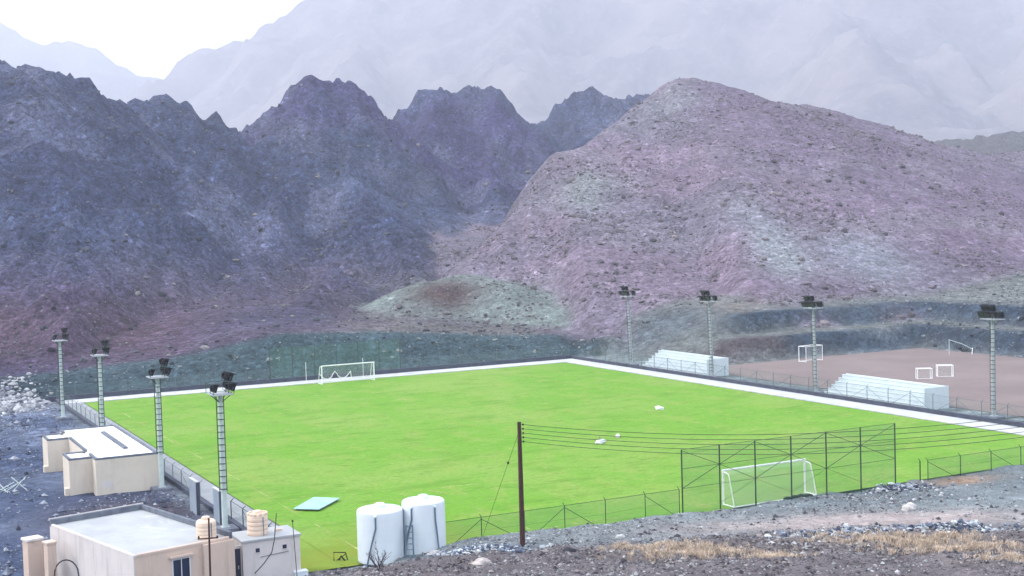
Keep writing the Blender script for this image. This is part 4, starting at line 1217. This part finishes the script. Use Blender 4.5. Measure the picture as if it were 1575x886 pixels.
ICO_V, ICO_F = None, None
def ico():
    global ICO_V, ICO_F
    p = (1 + 5 ** 0.5) / 2
    v = np.array([(-1, p, 0), (1, p, 0), (-1, -p, 0), (1, -p, 0), (0, -1, p), (0, 1, p), (0, -1, -p), (0, 1, -p), (p, 0, -1), (p, 0, 1), (-p, 0, -1), (-p, 0, 1)], float)
    ICO_V = v / np.linalg.norm(v[0])
    ICO_F = np.array([(0, 11, 5), (0, 5, 1), (0, 1, 7), (0, 7, 10), (0, 10, 11), (1, 5, 9), (5, 11, 4), (11, 10, 2), (10, 7, 6), (7, 1, 8), (3, 9, 4), (3, 4, 2), (3, 2, 6), (3, 6, 8), (3, 8, 9), (4, 9, 5), (2, 4, 11), (6, 2, 10), (8, 6, 7), (9, 8, 1)])
ico()
def lumpy(name, mat, parent, sx, sy, sz, loc, seed, rot=0, colr=None):
    r = np.random.default_rng(seed)
    import bmesh
    bm = bmesh.new()
    bmesh.ops.create_icosphere(bm, subdivisions=3, radius=1.0)
    ph = r.random(6) * 6
    for v in bm.verts:
        c = v.co
        k = 1 + 0.16 * math.sin(3 * c.x + ph[0]) * math.sin(2.6 * c.y + ph[1]) + 0.10 * math.sin(6 * c.z + ph[2] + 4 * c.x) + 0.05 * math.sin(11 * c.y + ph[3])
        v.co = Vector((c.x * sx * k, c.y * sy * k, max(c.z, -0.5) * sz * k))
    me = bpy.data.meshes.new(name)
    bm.to_mesh(me); bm.free()
    if colr is not None:
        a = me.attributes.new('Col', 'FLOAT_COLOR', 'POINT')
        a.data.foreach_set('color', np.tile(np.array([*colr, 1], np.float32), len(me.vertices)))
    me.polygons.foreach_set('use_smooth', [True] * len(me.polygons))
    me.materials.append(MAT[mat])
    return link_mesh(name, me, parent, loc, (0, 0, rot))
for lab, u, v, s, sd_ in (('white sack with dark strap on the turf, left of the pair', 35.1, 64.0, 0.42, 3), ('white sack on the turf, right of the pair', 38.3, 62.0, 0.34, 5), ('white sack alone near the halfway line', 51.6, 49.0, 0.42, 8)):
    t = thing('sack', lab, 'sack', F(u, v, 0.0), 0.3 * sd_, 'white sacks on the pitch')
    lumpy('bag', 'sack', t, s * 1.25, s * 0.7, s * 0.62, (0, 0, s * 0.28), sd_)
    if sd_ == 3:
        lumpy('bag', 'sack', t, s * 0.7, s * 0.6, s * 0.5, (0.75, 0.1, s * 0.22), 21)
        MB().tube([(-0.1, -0.02, 0.25), (0.05, 0, 0.62), (0.2, 0, 0.25)], 0.03, 5).build('strap', 'pipe', t)
    else:
        MB().tube([(s * 1.0, 0, s * 0.5), (s * 1.3, 0.05, s * 0.62)], 0.05, 6).build('tied_end', 'sack', t)

# white pipes heaped by the gravel
p0 = at(14, 752, 104.5)
for i in range(7):
    a = random.uniform(-0.6, 0.9) + (math.pi if i % 2 else 0)
    L = random.uniform(1.1, 1.9)
    x, y = p0.x + random.uniform(-0.7, 0.7), p0.y + random.uniform(-0.6, 0.6)
    zg = gz(x, y)
    t = thing('plastic_pipe', 'white pipe in the crossed heap at the left edge', 'pipe', (x, y, zg), a, 'white pipes heaped on the gravel')
    tilt = random.uniform(0.2, 0.75)
    dx, dz = L / 2 * math.cos(tilt), L * math.sin(tilt)
    MB().tube([(-dx, 0, 0.02), (dx, 0, dz + 0.02)], 0.033, 8).build('tube', 'steel_pale', t)
    MB().tube([(dx * 0.94, 0, dz * 0.97 + 0.02), (dx * 1.0, 0, dz + 0.02)], 0.043, 8).build('socket_end', 'steel_pale', t)

# a few big single stones in the foreground
for lab, px_, py_, s, cc in (('white boulder alone on the trodden clearing', 1398, 782, 0.42, (0.45, 0.43, 0.42)), ('pale flat boulder right of the dead bush', 742, 872, 0.42, (0.40, 0.36, 0.35)),
                            ('pale boulder on the bank right of the utility pole', 954, 828, 0.22, (0.40, 0.41, 0.41)), ('grey boulder at the end of the dark rubble ridge', 1318, 822, 0.33, (0.30, 0.31, 0.33)),
                            ('pale boulder in front of the white tanks', 668, 856, 0.3, (0.34, 0.33, 0.34)), ('dark boulder on the rubble right of the pole', 876, 853, 0.3, (0.045, 0.045, 0.055))):
    p = ground_at(px_, py_)
    o = lumpy('boulder', 'rock', None, s * 1.4, s, s * 0.8, (p.x, p.y, gz(p.x, p.y) + s * 0.12), int(px_), 0.4, cc)
    tag(o, lab, 'boulder')

# ------------------------------------------------------------------ dead bush
bx_, by_ = ground_at(583, 884)[:2]
t = thing('dead_bush', 'leafless dead bush at the bottom edge of the bank', 'bush', (bx_, by_, gz(bx_, by_)), 0)
rb = random.Random(4)
def branch(m, p, d, L, r, lev):
    q = p + d * L * 0.5 + Vector((rb.uniform(-1, 1), rb.uniform(-1, 1), rb.uniform(-0.5, 1))) * L * 0.08
    e = p + d * L
    m.tube([p, q, e], [r, r * 0.8, r * 0.55], 4)
    if lev > 0:
        for k in range(rb.choice((2, 3, 3))):
            nd = (d + Vector((rb.uniform(-0.8, 0.8), rb.uniform(-0.8, 0.8), rb.uniform(-0.1, 0.6)))).normalized()
            branch(m, p.lerp(e, rb.uniform(0.55, 1.0)), nd, L * rb.uniform(0.5, 0.75), r * 0.55, lev - 1)
for k in range(7):
    a = k * 0.9 + rb.uniform(-0.3, 0.3)
    m = MB()
    branch(m, Vector((0, 0, -0.1)), Vector((math.cos(a) * 0.6, math.sin(a) * 0.6, 1)).normalized(), rb.uniform(0.5, 0.8), 0.035, 3)
    m.build('branch', 'twig', t)

# ------------------------------------------------------------------ loose stones and dry grass
OCT_V = np.array([(1, 0, 0), (-1, 0, 0), (0, 1, 0), (0, -1, 0), (0, 0, 1), (0, 0, -1)], float)
OCT_F = np.array([(0, 2, 4), (2, 1, 4), (1, 3, 4), (3, 0, 4), (2, 0, 5), (1, 2, 5), (3, 1, 5), (0, 3, 5)])
def stones(name, P, size, colors, flat=0.7, sink=0.25, small=False):
    n = len(P)
    ICO_V, ICO_F = (OCT_V, OCT_F) if small else (globals()['ICO_V'], globals()['ICO_F'])
    nv = len(ICO_V)
    ax = RNG.uniform(0.65, 1.35, (n, 3)) * size[:, None]
    ax[:, 2] *= flat
    j = RNG.uniform(0.72, 1.25, (n, nv, 1))
    V = ICO_V[None] * j * ax[:, None, :]
    a = RNG.uniform(0, 6.283, n)
    ca, sa = np.cos(a)[:, None], np.sin(a)[:, None]
    X = V[..., 0] * ca - V[..., 1] * sa
    Y = V[..., 0] * sa + V[..., 1] * ca
    V = np.stack([X, Y, V[..., 2]], -1) + P[:, None, :]
    V[..., 2] += (ax[:, 2] * (0.5 - sink))[:, None]
    Q = (ICO_F[None] + (np.arange(n) * nv)[:, None, None]).reshape(-1, 3)
    o = np_mesh(name, V.reshape(-1, 3), Q, 'rock', False, {'Col': ('FLOAT_COLOR', np.repeat(colors, nv, axis=0))})
    return tag(o, kind='stuff')

def pick(mask_fn, n, box):
    xs_, ys_ = [], []
    tot = 0
    while tot < n:
        x = RNG.uniform(box[0], box[1], 4 * n); y = RNG.uniform(box[2], box[3], 4 * n)
        k = RNG.random(4 * n) < mask_fn(x, y)
        xs_.append(x[k]); ys_.append(y[k]); tot += k.sum()
    x, y = np.concatenate(xs_)[:n], np.concatenate(ys_)[:n]
    return np.stack([x, y, height(x, y)], -1)

def nearest(field, x, y):
    i = np.clip(np.searchsorted(GX, x), 0, nx - 1); j = np.clip(np.searchsorted(GY, y), 0, ny - 1)
    return field[j, i]
def pal(n, cols, var=0.2):
    c = np.array(cols)[RNG.integers(0, len(cols), n)]
    return c * RNG.uniform(1 - var, 1 + var, (n, 1))
def inpitch(x, y, mu=1.5):
    u, v = to_uv(x, y)
    return (u > -3.2) & (u < 119) & (v > -6.5) & (v < 93.4)
def inhouse(x, y):
    u, v = to_uv(x, y)
    return ((u > -11.5) & (u < -3.5) & (v > 42.5) & (v < 62)) | ((u > -17) & (u < -2.5) & (v > 83) & (v < 97.5))

n = 12000
P = pick(lambda x, y: (nearest(WHO, x, y) == 1) * (0.35 + 0.65 * (fbm(x * 0.04, y * 0.04, 3) > 0)) * (y < 420), n, (-230, 90, 168, 470))
stones('scree', P, np.clip(0.13 * RNG.pareto(2.6, n) + 0.16, 0, 0.75), pal(n, [(0.04, 0.044, 0.06), (0.06, 0.065, 0.08), (0.10, 0.10, 0.115), (0.17, 0.165, 0.16), (0.03, 0.03, 0.04)]))
n = 16000
P = pick(lambda x, y: (nearest(WHO, x, y) >= 2) * (nearest(WHO, x, y) <= 3) * (y < 410) * (0.12 + 0.88 * sst(-0.1, 0.5, fbm(x * 0.07, y * 0.07, 4))), n, (-25, 190, 200, 800))
stones('scree', P, np.clip(0.12 * RNG.pareto(2.6, n) + 0.15, 0, 0.7), pal(n, [(0.14, 0.12, 0.135), (0.10, 0.088, 0.10), (0.18, 0.16, 0.17), (0.075, 0.065, 0.08), (0.12, 0.105, 0.125)]))
n = 5000
def m_bank(x, y):
    u, v = to_uv(x, y)
    return ((nearest(WHO, x, y) == 0) & ~inpitch(x, y) & (v < 86) & ((v < -7.5) | (u > 79)) & (y > 110)) * 1.0
P = pick(m_bank, n, (-75, 120, 140, 260))
stones('bank_gravel', P, np.clip(0.08 * RNG.pareto(2.5, n) + 0.09, 0, 0.45), pal(n, [(0.05, 0.06, 0.07), (0.10, 0.12, 0.13), (0.17, 0.19, 0.20), (0.24, 0.25, 0.25), (0.03, 0.035, 0.045)]))
n = 14000
def m_left(x, y):
    u, v = to_uv(x, y)
    return ((u < -3.4) & (v > -7) & (y > 66) & ~inhouse(x, y)) * (0.25 + 0.75 * (fbm(x * 0.2, y * 0.2, 3) > 0.05))
P = pick(m_left, n, (-78, -12, 66, 175))
stones('left_gravel', P, np.clip(0.045 * RNG.pareto(2.4, n) + 0.06, 0, 0.34), pal(n, [(0.05, 0.06, 0.095), (0.09, 0.105, 0.15), (0.16, 0.18, 0.23), (0.26, 0.28, 0.32), (0.035, 0.04, 0.06)]), small=True)
n = 1400
def m_pile(x, y):
    u, v = to_uv(x, y)
    return np.exp(-(((u + 9) / 5.0) ** 2 + ((v + 6) / 6) ** 2)) * (u < -4)
P = pick(m_pile, n, (-85, -45, 150, 185))
stones('pale_rubble_pile', P, np.clip(0.15 * RNG.pareto(2.5, n) + 0.16, 0, 0.6), pal(n, [(0.40, 0.41, 0.42), (0.30, 0.31, 0.33), (0.20, 0.21, 0.24), (0.10, 0.11, 0.14)]))
n = 26000
def m_near(x, y):
    u, v = to_uv(x, y)
    cl = np.exp(-(((x - _k.x) / 13) ** 2 + ((y - _k.y - 0.12 * (x - _k.x)) / 3.0) ** 2))
    return ((v > 93.3) & (x > -13.5) & (y < 118) & ~inhouse(x, y)) * (1 - 0.85 * cl) * (0.3 + 0.7 * (fbm(x * 0.25, y * 0.25, 3) > 0.0))
P = pick(m_near, n, (-14, 58, 62, 118))
stones('near_gravel', P, np.clip(0.025 * RNG.pareto(2.2, n) + 0.035, 0, 0.18), pal(n, [(0.14, 0.145, 0.155), (0.09, 0.09, 0.10), (0.22, 0.225, 0.23), (0.34, 0.35, 0.36), (0.05, 0.05, 0.06)]), small=True)
n = 38000
def m_rub(x, y):
    yb = 75.8 + 0.2 * np.clip(x, 0, 20) + 1.5 * fbm(x * 0.15, x * 0 + 3, 3)
    return (x > -12) * sst(0.6, -1.2, y - yb) * (0.35 + 0.65 * (y > 68)) * (0.25 + 0.75 * (fbm(x * 0.3 + 9, y * 0.3, 3) > -0.05))
P = pick(m_rub, n, (-12, 36, 56, 93))
stones('dark_rubble', P, np.clip(0.02 * RNG.pareto(2.2, n) + 0.03, 0, 0.16), pal(n, [(0.07, 0.062, 0.07), (0.10, 0.09, 0.10), (0.15, 0.135, 0.145), (0.045, 0.04, 0.046), (0.22, 0.20, 0.20)]), small=True)
# heaps of broken stone along the fence foot and on the terrace
hp = []
for px_, py_, sx_, k in ((1370, 750, 3.0, 500), (1470, 815, 3.2, 800), (1290, 824, 3.6, 800), (745, 848, 2.6, 800)):
    p = ground_at(px_, py_)
    x, y = RNG.normal(p.x, sx_ * 0.55, k), RNG.normal(p.y, sx_ * 0.22, k)
    d = np.hypot((x - p.x) / sx_, (y - p.y) / (sx_ * 0.4))
    hp.append(np.stack([x, y, height(x, y) + np.clip(0.42 * (1 - d), 0, 1) * RNG.random(k)], -1))
P = np.concatenate(hp); P = P[~inpitch(P[:, 0], P[:, 1])]
n = len(P)
stones('stone_heaps', P, np.clip(0.04 * RNG.pareto(2.2, n) + 0.06, 0, 0.22), pal(n, [(0.16, 0.19, 0.24), (0.09, 0.11, 0.16), (0.30, 0.33, 0.36), (0.42, 0.44, 0.46), (0.05, 0.06, 0.09)]))

# dry grass: many thin blades
def dry_grass():
    tufts = []
    for px_, py_, sx_, sy_, k in STRAW:
        p = ground_at(px_, py_)
        tufts.append(np.stack([RNG.normal(p.x, sx_ * 0.6, k), RNG.normal(p.y, sy_ * 0.8, k)], -1))
    T = np.concatenate(tufts)
    nb = 26
    B = np.repeat(T, nb, axis=0) + RNG.normal(0, 0.10, (len(T) * nb, 2))
    n = len(B)
    z = height(B[:, 0], B[:, 1])
    L = RNG.uniform(0.10, 0.34, n)
    a = RNG.uniform(0, 6.283, n)
    lean = RNG.uniform(0.1, 0.9, n) * L
    w = 0.012
    dx, dy = np.cos(a), np.sin(a)
    b0 = np.stack([B[:, 0] - dy * w, B[:, 1] + dx * w, z - 0.02], -1)
    b1 = np.stack([B[:, 0] + dy * w, B[:, 1] - dx * w, z - 0.02], -1)
    mid = np.stack([B[:, 0] + dx * lean * 0.35, B[:, 1] + dy * lean * 0.35, z + L * 0.6], -1)
    m0 = mid + np.stack([-dy * w * 0.7, dx * w * 0.7, 0 * z], -1); m1 = mid - np.stack([-dy * w * 0.7, dx * w * 0.7, 0 * z], -1)
    tp = np.stack([B[:, 0] + dx * lean, B[:, 1] + dy * lean, z + L * 0.95], -1)
    V = np.stack([b0, b1, m1, m0, tp], 1).reshape(-1, 3)
    i = (np.arange(n) * 5)[:, None]
    Q = np.concatenate([i + np.array([[0, 1, 2]]), i + np.array([[0, 2, 3]]), i + np.array([[3, 2, 4]])])
    c = np.repeat(pal(n, [(0.52, 0.42, 0.33), (0.45, 0.36, 0.28), (0.60, 0.51, 0.41), (0.36, 0.28, 0.22)]), 5, axis=0)
    o = np_mesh('dry_grass', V, Q, 'straw', False, {'Col': ('FLOAT_COLOR', c)})
    tag(o, kind='stuff')
dry_grass()

# ------------------------------------------------------------------ haze in the valley air
hz = MB().box(-3200, 2450, -60, 4850, -200, 1150).build('haze', 'concrete')
tag(hz, kind='stuff')
hm = bpy.data.materials.new('hazy_air')
hm.use_nodes = True
hm.node_tree.nodes.clear()
pv = hm.node_tree.nodes.new('ShaderNodeVolumePrincipled')
pv.inputs['Color'].default_value = (0.66, 0.70, 0.80, 1)
pv.inputs['Density'].default_value = 0.00038
pv.inputs['Density Attribute'].default_value = ''
pv.inputs['Anisotropy'].default_value = 0.2
ho = hm.node_tree.nodes.new('ShaderNodeOutputMaterial')
hm.node_tree.links.new(pv.outputs[0], ho.inputs['Volume'])
hz.data.materials.clear()
hz.data.materials.append(hm)
